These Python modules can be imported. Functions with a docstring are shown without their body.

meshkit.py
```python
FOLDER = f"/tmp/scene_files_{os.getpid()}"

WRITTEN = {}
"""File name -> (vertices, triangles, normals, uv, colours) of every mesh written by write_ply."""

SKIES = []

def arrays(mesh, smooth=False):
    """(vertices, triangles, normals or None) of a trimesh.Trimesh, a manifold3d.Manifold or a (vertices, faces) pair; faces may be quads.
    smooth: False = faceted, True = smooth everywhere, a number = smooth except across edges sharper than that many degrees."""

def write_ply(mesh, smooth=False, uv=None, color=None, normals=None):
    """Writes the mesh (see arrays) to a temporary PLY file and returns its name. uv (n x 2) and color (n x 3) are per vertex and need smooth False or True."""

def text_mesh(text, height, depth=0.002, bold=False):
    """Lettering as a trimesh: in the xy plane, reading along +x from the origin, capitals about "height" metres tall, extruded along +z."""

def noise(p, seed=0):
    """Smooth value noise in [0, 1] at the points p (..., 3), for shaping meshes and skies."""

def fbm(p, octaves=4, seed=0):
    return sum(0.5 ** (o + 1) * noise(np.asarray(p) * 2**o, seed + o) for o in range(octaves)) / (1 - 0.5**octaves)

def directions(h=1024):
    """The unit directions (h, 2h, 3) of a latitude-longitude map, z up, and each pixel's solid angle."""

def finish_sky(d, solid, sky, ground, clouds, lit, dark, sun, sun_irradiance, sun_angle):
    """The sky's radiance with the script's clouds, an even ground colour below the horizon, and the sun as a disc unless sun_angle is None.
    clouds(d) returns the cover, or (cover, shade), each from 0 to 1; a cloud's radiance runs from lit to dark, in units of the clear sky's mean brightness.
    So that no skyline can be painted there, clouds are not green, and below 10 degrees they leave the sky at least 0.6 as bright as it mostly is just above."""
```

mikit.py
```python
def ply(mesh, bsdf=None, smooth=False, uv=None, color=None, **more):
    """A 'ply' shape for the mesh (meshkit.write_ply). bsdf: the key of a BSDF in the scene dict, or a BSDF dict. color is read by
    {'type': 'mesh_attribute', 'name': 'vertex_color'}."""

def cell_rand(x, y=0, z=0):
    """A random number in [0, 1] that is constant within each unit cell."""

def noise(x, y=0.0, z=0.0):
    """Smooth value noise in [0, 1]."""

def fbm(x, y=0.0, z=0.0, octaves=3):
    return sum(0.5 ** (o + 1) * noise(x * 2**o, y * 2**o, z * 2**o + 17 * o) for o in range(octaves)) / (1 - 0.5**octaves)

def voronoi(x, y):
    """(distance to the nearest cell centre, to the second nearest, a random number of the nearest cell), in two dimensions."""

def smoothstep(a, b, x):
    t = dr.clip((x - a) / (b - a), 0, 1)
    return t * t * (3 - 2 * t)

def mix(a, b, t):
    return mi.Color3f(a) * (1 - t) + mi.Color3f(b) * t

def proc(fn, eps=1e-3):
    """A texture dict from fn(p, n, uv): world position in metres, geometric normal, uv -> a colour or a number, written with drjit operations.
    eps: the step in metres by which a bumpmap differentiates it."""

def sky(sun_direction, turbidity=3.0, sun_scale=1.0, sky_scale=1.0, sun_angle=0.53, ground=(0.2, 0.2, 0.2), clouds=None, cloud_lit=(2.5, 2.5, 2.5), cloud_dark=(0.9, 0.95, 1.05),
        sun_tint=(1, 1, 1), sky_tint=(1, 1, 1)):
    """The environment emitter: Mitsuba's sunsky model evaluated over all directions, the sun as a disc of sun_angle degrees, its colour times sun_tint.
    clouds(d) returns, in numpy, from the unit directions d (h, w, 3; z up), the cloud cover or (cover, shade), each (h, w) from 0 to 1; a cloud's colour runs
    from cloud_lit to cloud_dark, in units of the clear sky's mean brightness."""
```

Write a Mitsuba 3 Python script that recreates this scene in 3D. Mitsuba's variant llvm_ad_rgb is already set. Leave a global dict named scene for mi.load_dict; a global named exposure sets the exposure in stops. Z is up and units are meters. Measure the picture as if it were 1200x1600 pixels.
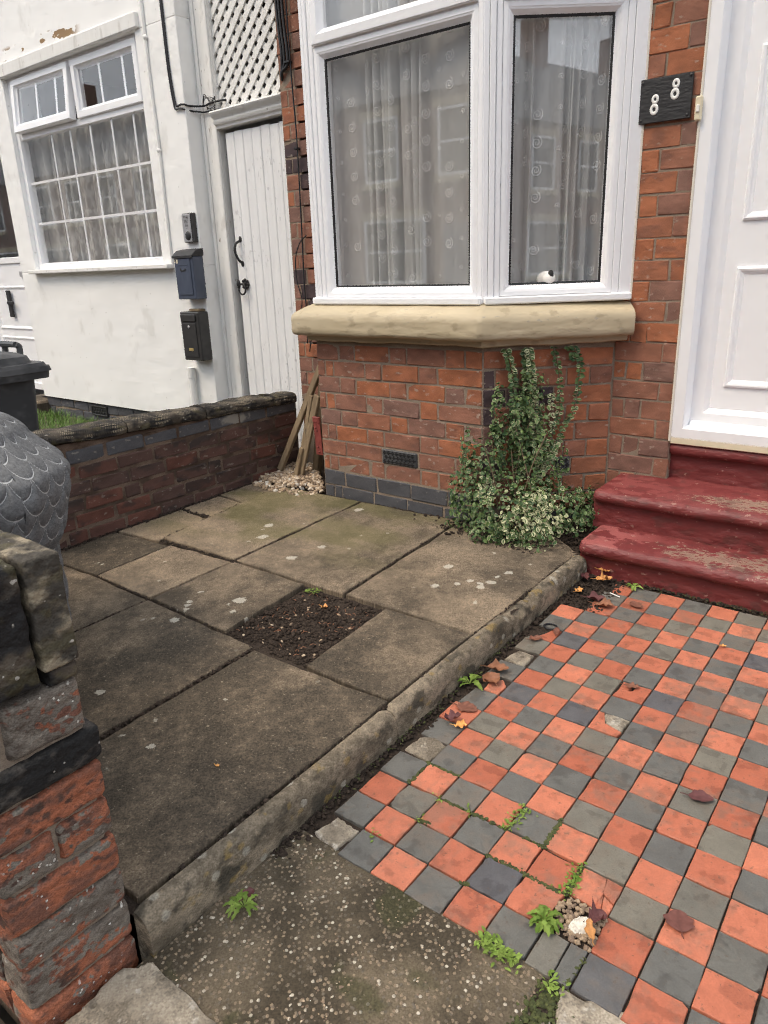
import math, random
import numpy as np, trimesh, mitsuba as mi, drjit as dr, mikit, meshkit
from mikit import proc, fbm, noise, voronoi, smoothstep, mix, cell_rand
T = mi.ScalarTransform4f
scene, labels = {}, {}
rng = np.random.default_rng(7)

# ------------------------------------------------------------------ camera, sky, exposure
CAM_R = np.array([0.7898654, 0.17181075, -0.5887221])      # right.x, down.x, forward.x ...
FWD = [-0.5887221, 0.74101951, -0.32294948]
UP = [-0.17181075, 0.2756836, 0.94576933]
scene['camera'] = {'type': 'perspective', 'fov': 55.64, 'fov_axis': 'x', 'near_clip': 0.02, 'far_clip': 400.0,
                   'to_world': T().look_at(origin=[0, 0, 1.42], target=[FWD[0], FWD[1], 1.42 + FWD[2]], up=UP)}
scene['sky'] = mikit.sky((-0.25, -0.5, 0.83), turbidity=4, sun_scale=0.22, sun_angle=24, clouds=lambda d: (1.0, 0.15 + 0.45 * (1 - d[..., 2]) + 0.4 * (meshkit.fbm(d * 3.0, 4, 3) - 0.5)),
                         cloud_lit=(2.2, 2.31, 2.46), cloud_dark=(1.15, 1.22, 1.34))
exposure = 2.98

# ------------------------------------------------------------------ bookkeeping helpers
def numbered(key):
    if key not in scene and key not in labels:
        return key
    n = 1
    while f'{key}_{n:03d}' in scene or f'{key}_{n:03d}' in labels:
        n += 1
    return f'{key}_{n:03d}'

def thing(name, label, cat, group=None, kind=None):
    k = numbered(name)
    labels[k] = {'label': label, 'category': cat}
    if group: labels[k]['group'] = group
    if kind: labels[k]['kind'] = kind
    return k

def struct(name):
    labels[name] = {'kind': 'structure'}
    return name

_next = {}
def part(parent, name, mesh, bsdf, label=None, kind=None, smooth=False, uv=None, **kw):
    base = f'{parent}__{name}'
    n = _next.get(base, -1) + 1
    _next[base] = n
    k = base if n == 0 else f'{base}_{n:03d}'
    scene[k] = mikit.ply(mesh, bsdf, smooth=smooth, uv=uv, **kw)
    if label or kind:
        labels[k] = {}
        if label: labels[k]['label'] = label
        if kind: labels[k]['kind'] = kind
    return k

def solid(name, label, cat, mesh, bsdf, group=None, kind=None, smooth=False, uv=None):
    k = thing(name, label, cat, group, kind)
    scene[k] = mikit.ply(mesh, bsdf, smooth=smooth, uv=uv)
    return k

def setting(name, mesh, bsdf, smooth=False, uv=None):
    scene[name] = mikit.ply(mesh, bsdf, smooth=smooth, uv=uv)
    labels[name] = {'kind': 'structure'}
    return name

# ------------------------------------------------------------------ mesh helpers
def join(ms):
    vs, fs, at = [], [], 0
    for v, f in ms:
        v = np.asarray(v, float); f = np.asarray(f, int)
        if f.shape[1] == 4: f = np.vstack([f[:, [0, 1, 2]], f[:, [0, 2, 3]]])
        vs.append(v); fs.append(f + at); at += len(v)
    return np.vstack(vs), np.vstack(fs)

def tm(m):
    return np.array(m.vertices), np.array(m.faces)

def _template():
    pts, key = [], []
    for s in np.ndindex(2, 2, 2):
        sg = np.array(s) * 2 - 1
        for a in range(3):
            key.append((sg, a)); p = sg * 0.8; p[a] = sg[a]; pts.append(p)
    hull = trimesh.convex.convex_hull(np.array(pts), qhull_options='QJ')
    hv = hull.vertices
    order = [int(np.argmin(np.linalg.norm(np.array(pts) - h, axis=1))) for h in hv]
    f = np.array(order)[hull.faces]
    sgn = np.array([k[0] for k in key], float); ax = np.array([k[1] for k in key])
    c = np.array(pts); tri = c[f]
    nn = np.cross(tri[:, 1] - tri[:, 0], tri[:, 2] - tri[:, 0])
    flip = (nn * tri.mean(1)).sum(1) < 0
    f[flip] = f[flip][:, ::-1]
    return sgn, ax, f
SGN, AX, CF = _template()

def cbox(x0, x1, y0, y1, z0, z1, ch=0.003, jit=0.0, r=None):
    """box with chamfered edges"""
    h = np.array([x1 - x0, y1 - y0, z1 - z0]) / 2
    c = np.array([x1 + x0, y1 + y0, z1 + z0]) / 2
    ins = np.full((24, 3), min(ch, h.min() * 0.9))
    ins[np.arange(24), AX] = 0
    v = c + SGN * (h - ins)
    if jit:
        rr = r or rng
        v = v + rr.normal(0, jit, (24, 3))
        corner = rr.normal(0, jit, (8, 3))
        v = v + np.repeat(corner, 3, 0)
    return v, CF

def framed(m, O, U, N):
    """local (u, out, z) -> world: O + u*U + out*N + z"""
    v, f = m
    O = np.asarray(O, float); U = np.asarray(U, float); N = np.asarray(N, float)
    w = O + v[:, :1] * U + v[:, 1:2] * N + v[:, 2:3] * np.array([0, 0, 1.0])
    M = np.stack([U, N, [0, 0, 1.0]], 1)
    if np.linalg.det(M) < 0: f = np.asarray(f)[:, ::-1]
    return w, f

def rot(m, axis, deg, about=(0, 0, 0)):
    v, f = m
    R = trimesh.transformations.rotation_matrix(math.radians(deg), axis)[:3, :3]
    return (v - about) @ R.T + about, f

def tube(points, rad, sides=8, caps=True):
    p = np.asarray(points, float)
    t = np.gradient(p, axis=0); t /= np.linalg.norm(t, axis=1, keepdims=True) + 1e-12
    ref = np.array([0.13, 0.21, 0.97]) if abs(t[0, 2]) < 0.9 else np.array([0.97, 0.2, 0.1])
    a = np.cross(t, ref); a /= np.linalg.norm(a, axis=1, keepdims=True) + 1e-12
    b = np.cross(t, a); ang = np.arange(sides) * 2 * np.pi / sides
    rad = np.broadcast_to(rad, (len(p),))
    v = (p[:, None] + rad[:, None, None] * (np.cos(ang)[None, :, None] * a[:, None] + np.sin(ang)[None, :, None] * b[:, None])).reshape(-1, 3)
    i, j = np.meshgrid(np.arange(len(p) - 1), np.arange(sides), indexing='ij')
    q = np.stack([i * sides + j, i * sides + (j + 1) % sides, (i + 1) * sides + (j + 1) % sides, (i + 1) * sides + j], -1).reshape(-1, 4)
    f = np.vstack([q[:, [0, 2, 1]], q[:, [0, 3, 2]]])
    if caps:
        n = len(v); v = np.vstack([v, p[:1], p[-1:]])
        j = np.arange(sides); e = (len(p) - 1) * sides
        f = np.vstack([f, np.stack([j * 0 + n, j, (j + 1) % sides], 1), np.stack([j * 0 + n + 1, e + (j + 1) % sides, e + j], 1)])
    return v, f

def smooth_path(pts, n=8):
    pts = np.asarray(pts, float)
    if len(pts) < 3:
        return np.linspace(pts[0], pts[-1], n + 1)
    P = np.vstack([2 * pts[0] - pts[1], pts, 2 * pts[-1] - pts[-2]])
    out = []
    for k in range(1, len(P) - 2):
        for t in np.arange(n) / n:
            a, b, c, d = P[k - 1:k + 3]
            out.append(0.5 * (2 * b + (c - a) * t + (2 * a - 5 * b + 4 * c - d) * t * t + (3 * b - a - 3 * c + d) * t ** 3))
    out.append(pts[-1])
    return np.array(out)

def grid(nu, nv, fn):
    """open sheet of nu x nv cells; fn(u, v) arrays in 0..1 -> (..., 3)"""
    u, v = np.meshgrid(np.linspace(0, 1, nu + 1), np.linspace(0, 1, nv + 1), indexing='ij')
    P = fn(u, v).reshape(-1, 3)
    i, j = np.meshgrid(np.arange(nu), np.arange(nv), indexing='ij')
    a = i * (nv + 1) + j
    q = np.stack([a, a + nv + 1, a + nv + 2, a + 1], -1).reshape(-1, 4)
    return P, np.vstack([q[:, [0, 1, 2]], q[:, [0, 2, 3]]])

def sweep(profile, stations, caps=True):
    """profile (n,2) closed, stations: list of (origin, axis_a, axis_b) ; joins rings"""
    prof = np.asarray(profile, float); n = len(prof)
    rings = [np.asarray(o) + prof[:, :1] * np.asarray(a) + prof[:, 1:2] * np.asarray(b) for o, a, b in stations]
    v = np.vstack(rings); fs = []
    for k in range(len(rings) - 1):
        j = np.arange(n)
        fs.append(np.stack([k * n + j, k * n + (j + 1) % n, (k + 1) * n + (j + 1) % n, (k + 1) * n + j], 1))
    q = np.vstack(fs); f = np.vstack([q[:, [0, 1, 2]], q[:, [0, 2, 3]]])
    if caps:
        from shapely.geometry import Polygon
        tri = trimesh.creation.triangulate_polygon(Polygon(prof), engine='earcut')
        e = (len(rings) - 1) * n
        tv, tf = tri
        idx = np.array([int(np.argmin(((prof - p) ** 2).sum(1))) for p in tv])
        f = np.vstack([f, idx[tf][:, ::-1], idx[tf] + e])
    return v, f

def outward(m):
    t = trimesh.Trimesh(m[0], m[1], process=False)
    if t.volume < 0: return m[0], np.asarray(m[1])[:, ::-1]
    return m

def slab(poly, ztop, thick=0.05, bev=0.006, n=8, wob=0.003, seed=0, rise=0.0, inner=True):
    """stone flag: polygon outline, uneven edges, worn arris. ztop(x, y) array -> z"""
    r = np.random.default_rng(seed)
    P = np.asarray(poly, float); ring = []
    for k in range(len(P)):
        a, b = P[k], P[(k + 1) % len(P)]
        m = max(2, int(np.hypot(*(b - a)) / 0.04)) if n == 0 else n
        for t in np.arange(m) / m:
            ring.append(a + (b - a) * t)
    ring = np.array(ring); N = len(ring); c = ring.mean(0)
    d = ring - c; L = np.linalg.norm(d, axis=1, keepdims=True); dn = d / L
    w = r.normal(0, 1, N); w = (w + np.roll(w, 1) + np.roll(w, -1)) / 1.7
    ring = ring + dn * (w * wob)[:, None]
    rings = []
    for inset, dz in ((0, -thick), (0, -bev), (bev * 0.35, -bev * 0.3), (bev * 1.1, 0)):
        xy = ring - dn * inset
        rings.append(np.c_[xy, ztop(xy[:, 0], xy[:, 1]) + dz + rise + (r.normal(0, 0.0006, N) if dz > -thick else 0)])
    for s in ((0.66, 0.33) if inner else ()):
        xy = c + (ring - c) * s
        rings.append(np.c_[xy, ztop(xy[:, 0], xy[:, 1]) + rise])
    v = np.vstack(rings + [[[c[0], c[1], float(ztop(c[:1], c[1:])[0]) + rise]]])
    fs = []
    for k in range(len(rings) - 1):
        j = np.arange(N)
        fs.append(np.stack([k * N + j, k * N + (j + 1) % N, (k + 1) * N + (j + 1) % N, (k + 1) * N + j], 1))
    q = np.vstack(fs); j = np.arange(N); e = (len(rings) - 1) * N
    f = np.vstack([q[:, [0, 1, 2]], q[:, [0, 2, 3]], np.stack([e + j, e + (j + 1) % N, np.full(N, len(v) - 1)], 1)])
    t = v[f]; area = np.cross(t[:, 1] - t[:, 0], t[:, 2] - t[:, 0])[:, 2].sum()
    return (v, f) if area > 0 else (v, f[:, ::-1])

def uvc(m, a, b=None):
    return np.tile([[a, rng.random() if b is None else b]], (len(m[0]), 1))

ICO = tm(trimesh.creation.icosphere(subdivisions=1))
ICO0 = tm(trimesh.creation.icosphere(subdivisions=0))
def pebbles(pos, size, flat=0.6, seed=0, ico=None, jit=0.12):
    """many stones in one mesh, with uv = tone per stone"""
    r = np.random.default_rng(seed); V, F = ico or ICO0
    n = len(pos); s = np.broadcast_to(size, (n,))
    A = r.normal(0, 1, (n, 3)); A /= np.linalg.norm(A, axis=1, keepdims=True)
    ang = r.random(n) * 6.28
    c, si = np.cos(ang), np.sin(ang)
    sx, sy, sz = s * (0.8 + 0.5 * r.random(n)), s * (0.6 + 0.4 * r.random(n)), s * flat * (0.7 + 0.5 * r.random(n))
    base = V[None] * (1 + r.normal(0, jit, (n, len(V), 1)))
    x = base[..., 0] * sx[:, None]; y = base[..., 1] * sy[:, None]; z = base[..., 2] * sz[:, None]
    tilt = r.normal(0, 0.35, n)[:, None]
    x, z = x * np.cos(tilt) - z * np.sin(tilt), x * np.sin(tilt) + z * np.cos(tilt)
    P = np.stack([x * c[:, None] - y * si[:, None], x * si[:, None] + y * c[:, None], z], -1) + np.asarray(pos)[:, None]
    f = (F[None] + (np.arange(n) * len(V))[:, None, None]).reshape(-1, 3)
    tone = np.repeat(np.stack([r.random(n), r.random(n)], 1), len(V), 0)
    return (P.reshape(-1, 3), f), tone

def rect_frame(x0, x1, z0, z1, prof):
    """mitred frame in the (x, out, z) plane; prof: list of (inset, out)"""
    rings = []
    for i, o in prof:
        rings.append([[x0 + i, o, z0 + i], [x1 - i, o, z0 + i], [x1 - i, o, z1 - i], [x0 + i, o, z1 - i]])
    v = np.array(rings).reshape(-1, 3); fs = []
    for k in range(len(prof) - 1):
        for j in range(4):
            fs.append([k * 4 + j, k * 4 + (j + 1) % 4, (k + 1) * 4 + (j + 1) % 4, (k + 1) * 4 + j])
    return v, np.array(fs)

# ------------------------------------------------------------------ materials
def pri(key, color, rough=0.6, bump=None, scale=1.0, spec=0.4, two=True, **kw):
    c = {'type': 'rgb', 'value': list(color)} if isinstance(color, (tuple, list)) else proc(color)
    r = rough if not callable(rough) else proc(rough)
    b = {'type': 'principled', 'base_color': c, 'roughness': r, 'specular': spec, **kw}
    if bump is not None:
        b = {'type': 'bumpmap', 'tex': proc(bump, eps=8e-4), 'scale': scale, 'bsdf': b}
    scene[key] = {'type': 'twosided', 'bsdf': b} if two else b

C3 = mi.Color3f
def band(t, a, b):
    return smoothstep(a - 0.02, a + 0.02, t) * (1 - smoothstep(b - 0.02, b + 0.02, t))

def brick_color(p, n, uv):
    t = uv.x; o = uv.y * 57.0
    c = mix(mix((0.31, 0.115, 0.058), (0.235, 0.108, 0.073), smoothstep(0.10, 0.35, t)), mix((0.19, 0.106, 0.084), (0.060, 0.043, 0.046), smoothstep(0.7, 0.82, t)), smoothstep(0.4, 0.6, t))
    big = fbm(p.x * 17 + o, p.y * 17, p.z * 22)
    c = c * (0.62 + 0.76 * big)
    burnt = smoothstep(0.56, 0.74, fbm(p.x * 11 - o, p.y * 11, p.z * 16 + 5))
    c = mix(c, (0.11, 0.062, 0.052), burnt * 0.4)
    fine = noise(p.x * 420, p.y * 420, p.z * 420)
    c = c * (0.86 + 0.28 * fine)
    lime = smoothstep(0.66, 0.78, fbm(p.x * 38 + 9, p.y * 38, p.z * 52 + o, 4))
    return mix(c, (0.42, 0.36, 0.30), lime * 0.45)
def rough_bump(p, n, uv):
    return fbm(p.x * 90, p.y * 90, p.z * 90, 3) + 0.35 * noise(p.x * 500, p.y * 500, p.z * 500)
pri('brick', brick_color, 0.82, rough_bump, 0.0035, 0.25)

def blue_color(p, n, uv):
    c = mix((0.050, 0.052, 0.060), (0.085, 0.084, 0.09), fbm(p.x * 25 + uv.y * 40, p.y * 25, p.z * 30))
    lime = smoothstep(0.74, 0.85, fbm(p.x * 40, p.y * 40 + uv.y * 9, p.z * 55, 2))
    dd = dr.sqrt(dr.square(p.x + 3.47) + dr.square((p.y - 2.93) * 0.55) + dr.square((p.z - 0.545) * 1.6))
    lime = dr.maximum(lime, 1.7 * smoothstep(0.075, 0.04, dd + 0.05 * (fbm(p.y * 40, p.z * 50, 1.0) - 0.4)))
    return mix(c * (0.8 + 0.4 * noise(p.x * 400, p.y * 400, p.z * 400)), (0.25, 0.23, 0.2), lime * 0.5)
pri('blue_brick', blue_color, 0.6, rough_bump, 0.002, 0.35)

def mortar_color(p, n, uv):
    c = mix((0.18, 0.138, 0.104), (0.29, 0.235, 0.185), fbm(p.x * 14, p.y * 14, p.z * 14))
    return c * (0.75 + 0.5 * noise(p.x * 500, p.y * 500, p.z * 500))
pri('mortar', mortar_color, 0.95, rough_bump, 0.006, 0.1)
pri('old_mortar', lambda p, n, uv: mix((0.075, 0.052, 0.040), (0.16, 0.115, 0.088), smoothstep(0.35, 0.7, fbm(p.x * 12, p.y * 12, p.z * 12, 4))) * (0.75 + 0.5 * noise(p.x * 500, p.y * 500, p.z * 500)), 0.95, rough_bump, 0.006, 0.1)

def old_brick_color(p, n, uv):      # sooty garden-wall brick
    t = uv.x; o = uv.y * 31.0
    c = mix((0.128, 0.056, 0.042), (0.086, 0.052, 0.044), smoothstep(0.1, 0.7, t))
    c = c * (0.65 + 0.7 * fbm(p.x * 13 + o, p.y * 13, p.z * 17))
    soot = smoothstep(0.5, 0.68, fbm(p.x * 9, p.y * 9 + o, p.z * 12, 4))
    c = mix(c, (0.035, 0.032, 0.03), soot * 0.7)
    pale = smoothstep(0.70, 0.80, fbm(p.x * 38, p.y * 38, p.z * 48 + o, 3))
    c = mix(c, (0.28, 0.24, 0.20), pale * 0.4)
    return c * (0.8 + 0.4 * noise(p.x * 450, p.y * 450, p.z * 450))
pri('old_brick', old_brick_color, 0.88, rough_bump, 0.006, 0.2)

def pier_brick_color(p, n, uv):     # uv.x: 0 orange, 0.5 skimmed grey, 1 black
    t = uv.x; o = uv.y * 23.0
    f1 = fbm(p.x * 24, p.y * 24, p.z * 30 + o, 5); f2 = fbm(p.x * 70 + o, p.y * 70, p.z * 80, 4)
    org = mix((0.31, 0.110, 0.060), (0.16, 0.074, 0.052), smoothstep(0.35, 0.62, 0.6 * f1 + 0.4 * f2))
    org = mix(org, (0.055, 0.042, 0.036), smoothstep(0.54, 0.66, 0.5 * f2 + 0.5 * fbm(p.x * 15 + 3, p.y * 15 + o, p.z * 15, 4)) * 0.8)
    gry = mix((0.190, 0.165, 0.138), (0.100, 0.082, 0.068), smoothstep(0.3, 0.7, 0.5 * f2 + 0.5 * fbm(p.x * 30, p.y * 30, p.z * 30 + o, 4)))
    k = 0.62 * fbm(p.x * 13 + o, p.y * 13, p.z * 15, 4) + 0.38 * f2
    skim = smoothstep(0.50, 0.46, k + 0.42 * (0.5 - t))
    c = mix(org, gry, dr.select(t < 0.75, skim, 0.0))
    blk = mix((0.016, 0.0155, 0.0155), (0.065, 0.057, 0.050), smoothstep(0.45, 0.68, 0.6 * f1 + 0.4 * f2))
    c = mix(c, blk, smoothstep(0.7, 0.9, t))
    d1, d2, r = voronoi(p.y * 130 + p.x * 60, p.z * 130 + o)
    lich = dr.select((r > 0.90) & (d1 < 0.16 + 0.3 * f2), 1.0, 0.0) * smoothstep(0.55, 0.66, fbm(p.y * 14, p.z * 14, o))
    c = mix(c, (0.50, 0.48, 0.44), lich)
    return c * (0.6 + 0.8 * noise(p.x * 420, p.y * 420, p.z * 420))
pri('pier_brick', pier_brick_color, 0.85, lambda p, n, uv: fbm(p.x * 60, p.y * 60, p.z * 60, 4), 0.011, 0.25)

def coping_color(p, n, uv):         # uv.x: 0 grey-black engineering coping, 1 sandy stone
    t = uv.x
    blk = mix((0.018, 0.017, 0.017), (0.085, 0.070, 0.054), smoothstep(0.46, 0.70, fbm(p.x * 14, p.y * 14, p.z * 14, 4)))
    sand = mix((0.25, 0.21, 0.15), (0.050, 0.044, 0.036), smoothstep(0.34, 0.56, fbm(p.x * 19 + 4, p.y * 19, p.z * 19, 4)))
    c = mix(blk, sand, smoothstep(0.4, 0.6, t))
    moss = smoothstep(0.58, 0.70, fbm(p.x * 24 + 7, p.y * 24, p.z * 24, 3))
    c = mix(c, (0.10, 0.085, 0.035), moss * 0.3)
    sp = smoothstep(0.78, 0.86, fbm(p.x * 75, p.y * 75, p.z * 75 + 3, 2))
    c = mix(c, (0.45, 0.42, 0.37), sp * 0.7)
    return c * (0.7 + 0.6 * noise(p.x * 380, p.y * 380, p.z * 380))
pri('coping', coping_color, 0.85, lambda p, n, uv: fbm(p.x * 50, p.y * 50, p.z * 50, 5), 0.012, 0.25)

SPOTS = [(-2.197, 1.776, .030), (-2.368, 1.652, .017), (-2.285, 1.515, .021), (-2.333, 2.219, .030), (-2.299, 2.397, .022), (-1.669, .972, .013), (-2.068, 1.047, .018),
         (-2.404, 1.745, .012), (-2.355, 1.632, .014), (-2.327, 1.601, .010), (-2.143, 1.687, .016), (-2.758, 2.48, .03), (-2.66, 2.341, .03), (-1.395, 2.459, .022), (-1.378, 2.583, .02),
         (-1.352, 2.26, .016), (-1.411, 2.398, .020), (-1.478, 2.432, .016), (-1.641, 2.509, .024), (-1.578, 2.313, .02), (-1.507, 2.377, .012), (-2.498, 2.916, .03), (-1.43, 2.43, .016), (-1.40, 2.52, .013)]
def flag_color(p, n, uv):
    o = uv.y * 11.0
    tone = uv.x
    m1 = fbm(p.x * 3.1 + o, p.y * 3.1, 1.0, 4); m2 = fbm(p.x * 9 - o, p.y * 9, 2.0, 4)
    c = mix((0.056, 0.045, 0.033), (0.215, 0.165, 0.115), smoothstep(0.22, 0.78, 0.42 * m1 + 0.34 * m2 + 0.24 * fbm(p.x * 40, p.y * 40, 3.0, 3) + (tone - 0.45) * 0.55))
    g1 = noise(p.x * 330, p.y * 330, 3.0); g2 = noise(p.x * 190, p.y * 190, 7.0)
    c = c * (0.42 + 0.75 * g1 + 0.42 * g2)
    c = mix(c, (0.34, 0.28, 0.21), smoothstep(0.90, 0.97, g2) * 0.5)
    algae = smoothstep(0.36, 0.70, fbm(p.x * 3.3 + 2, p.y * 6 - 3, 4.0, 4)) * smoothstep(2.15, 2.5, p.y - 0.12 * p.x - 0.25) * smoothstep(-1.7, -2.1, p.x)
    c = mix(c, (0.085, 0.080, 0.028), algae * 0.55)
    w = 0.030 * (fbm(p.x * 75, p.y * 75, 9.0, 4) - 0.5)
    lich = mi.Float(0)
    for x, y, r in SPOTS:
        lich = dr.maximum(lich, smoothstep(r, r * 0.72, dr.sqrt(dr.square(p.x - x) + dr.square(p.y - y)) + w))
    d1, d2, rr = voronoi(p.x * 9, p.y * 9)
    lich = dr.maximum(lich, 0.8 * dr.select(rr > 0.74, 1.0, 0.0) * smoothstep(0.085, 0.05, d1 + w * 7) * smoothstep(0.52, 0.62, fbm(p.x * 2.3 + 7, p.y * 2.3, 8.0, 3)))
    return mix(c, C3(0.50, 0.47, 0.40) * (0.7 + 0.4 * g1), lich * 0.62)
pri('flagstone', flag_color, 0.85, lambda p, n, uv: 0.6 * noise(p.x * 260, p.y * 260, p.z * 260) + fbm(p.x * 40, p.y * 40, p.z * 40, 3), 0.0035, 0.25)

def sandstone_color(p, n, uv):
    c = mix((0.13, 0.108, 0.082), (0.33, 0.285, 0.225), smoothstep(0.3, 0.68, fbm(p.x * 13, p.y * 13, p.z * 13 + uv.y * 20, 5)))
    c = mix(c, (0.42, 0.39, 0.34), smoothstep(0.62, 0.74, fbm(p.x * 34, p.y * 34, uv.y * 9, 4)) * 0.6)
    c = mix(c, (0.075, 0.063, 0.048), smoothstep(0.60, 0.72, fbm(p.x * 26 + 9, p.y * 26, uv.y * 9, 4)) * 0.6)
    return c * (0.65 + 0.7 * noise(p.x * 300, p.y * 300, p.z * 300))
pri('sandstone', sandstone_color, 0.9, lambda p, n, uv: fbm(p.x * 70, p.y * 70, p.z * 70, 4), 0.006, 0.2)
def kerb_color(p, n, uv):
    m = fbm(p.x * 12, p.y * 7, p.z * 12, 4)
    c = mix((0.070, 0.058, 0.042), (0.25, 0.205, 0.15), smoothstep(0.3, 0.7, 0.6 * m + 0.4 * fbm(p.x * 50, p.y * 50, p.z * 50, 4)))
    black = smoothstep(0.52, 0.66, fbm(p.x * 20 + 5, p.y * 16, p.z * 20, 4))
    c = mix(c, (0.042, 0.038, 0.030), black * 0.75)
    d1, d2, r = voronoi(p.y * 24, p.z * 30 + p.x * 24)
    c = mix(c, (0.42, 0.40, 0.34), dr.select(r > 0.80, 1.0, 0.0) * smoothstep(0.36, 0.2, d1) * 0.45)
    yel = smoothstep(0.66, 0.76, fbm(p.x * 30, p.y * 30, p.z * 30 + 8, 3))
    c = mix(c, (0.30, 0.20, 0.05), yel * 0.35)
    return c * (0.62 + 0.75 * noise(p.x * 280, p.y * 280, p.z * 280))
pri('kerb_concrete', kerb_color, 0.9, lambda p, n, uv: noise(p.x * 230, p.y * 230, p.z * 230) + fbm(p.x * 45, p.y * 45, p.z * 45, 3), 0.004, 0.2)

def tile_color(p, n, uv):           # uv.x < 0.5 red, else blue-black; uv.y random
    r = uv.y
    red = mix((0.33, 0.094, 0.052), (0.47, 0.158, 0.092), r) * (0.86 + 0.28 * fbm(p.x * 30 + r * 50, p.y * 30, 0.0, 4))
    gry = mix(mix((0.108, 0.106, 0.098), (0.150, 0.138, 0.112), smoothstep(0.5, 0.95, r)), (0.084, 0.082, 0.088), smoothstep(0.16, 0.0, r)) * (0.8 + 0.4 * fbm(p.x * 22 + r * 50, p.y * 22, 0.0, 4))
    c = dr.select(uv.x < 0.5, red, gry)
    dirt = smoothstep(0.48, 0.74, 0.6 * fbm(p.x * 9, p.y * 9, 2.0, 4) + 0.4 * fbm(p.x * 55 + r * 40, p.y * 55, 4.0, 4))
    c = mix(c, (0.15, 0.115, 0.088), dirt * 0.45)
    stain = smoothstep(0.58, 0.70, fbm(p.x * 26 + r * 90, p.y * 26, 7.0, 5))
    c = mix(c, c * C3(0.62, 0.60, 0.60), stain * 0.6)
    scr = smoothstep(0.76, 0.82, fbm(p.x * 110, p.y * 110, 3.0, 3))
    c = mix(c, (0.10, 0.07, 0.05), scr * 0.5)
    return c * (0.92 + 0.16 * noise(p.x * 380, p.y * 380, 0.0))
pri('tile', tile_color, lambda p, n, uv: 0.45 + 0.25 * fbm(p.x * 25, p.y * 25, 1.0), lambda p, n, uv: fbm(p.x * 35, p.y * 35, p.z * 35, 4), 0.0022, 0.4)

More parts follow.
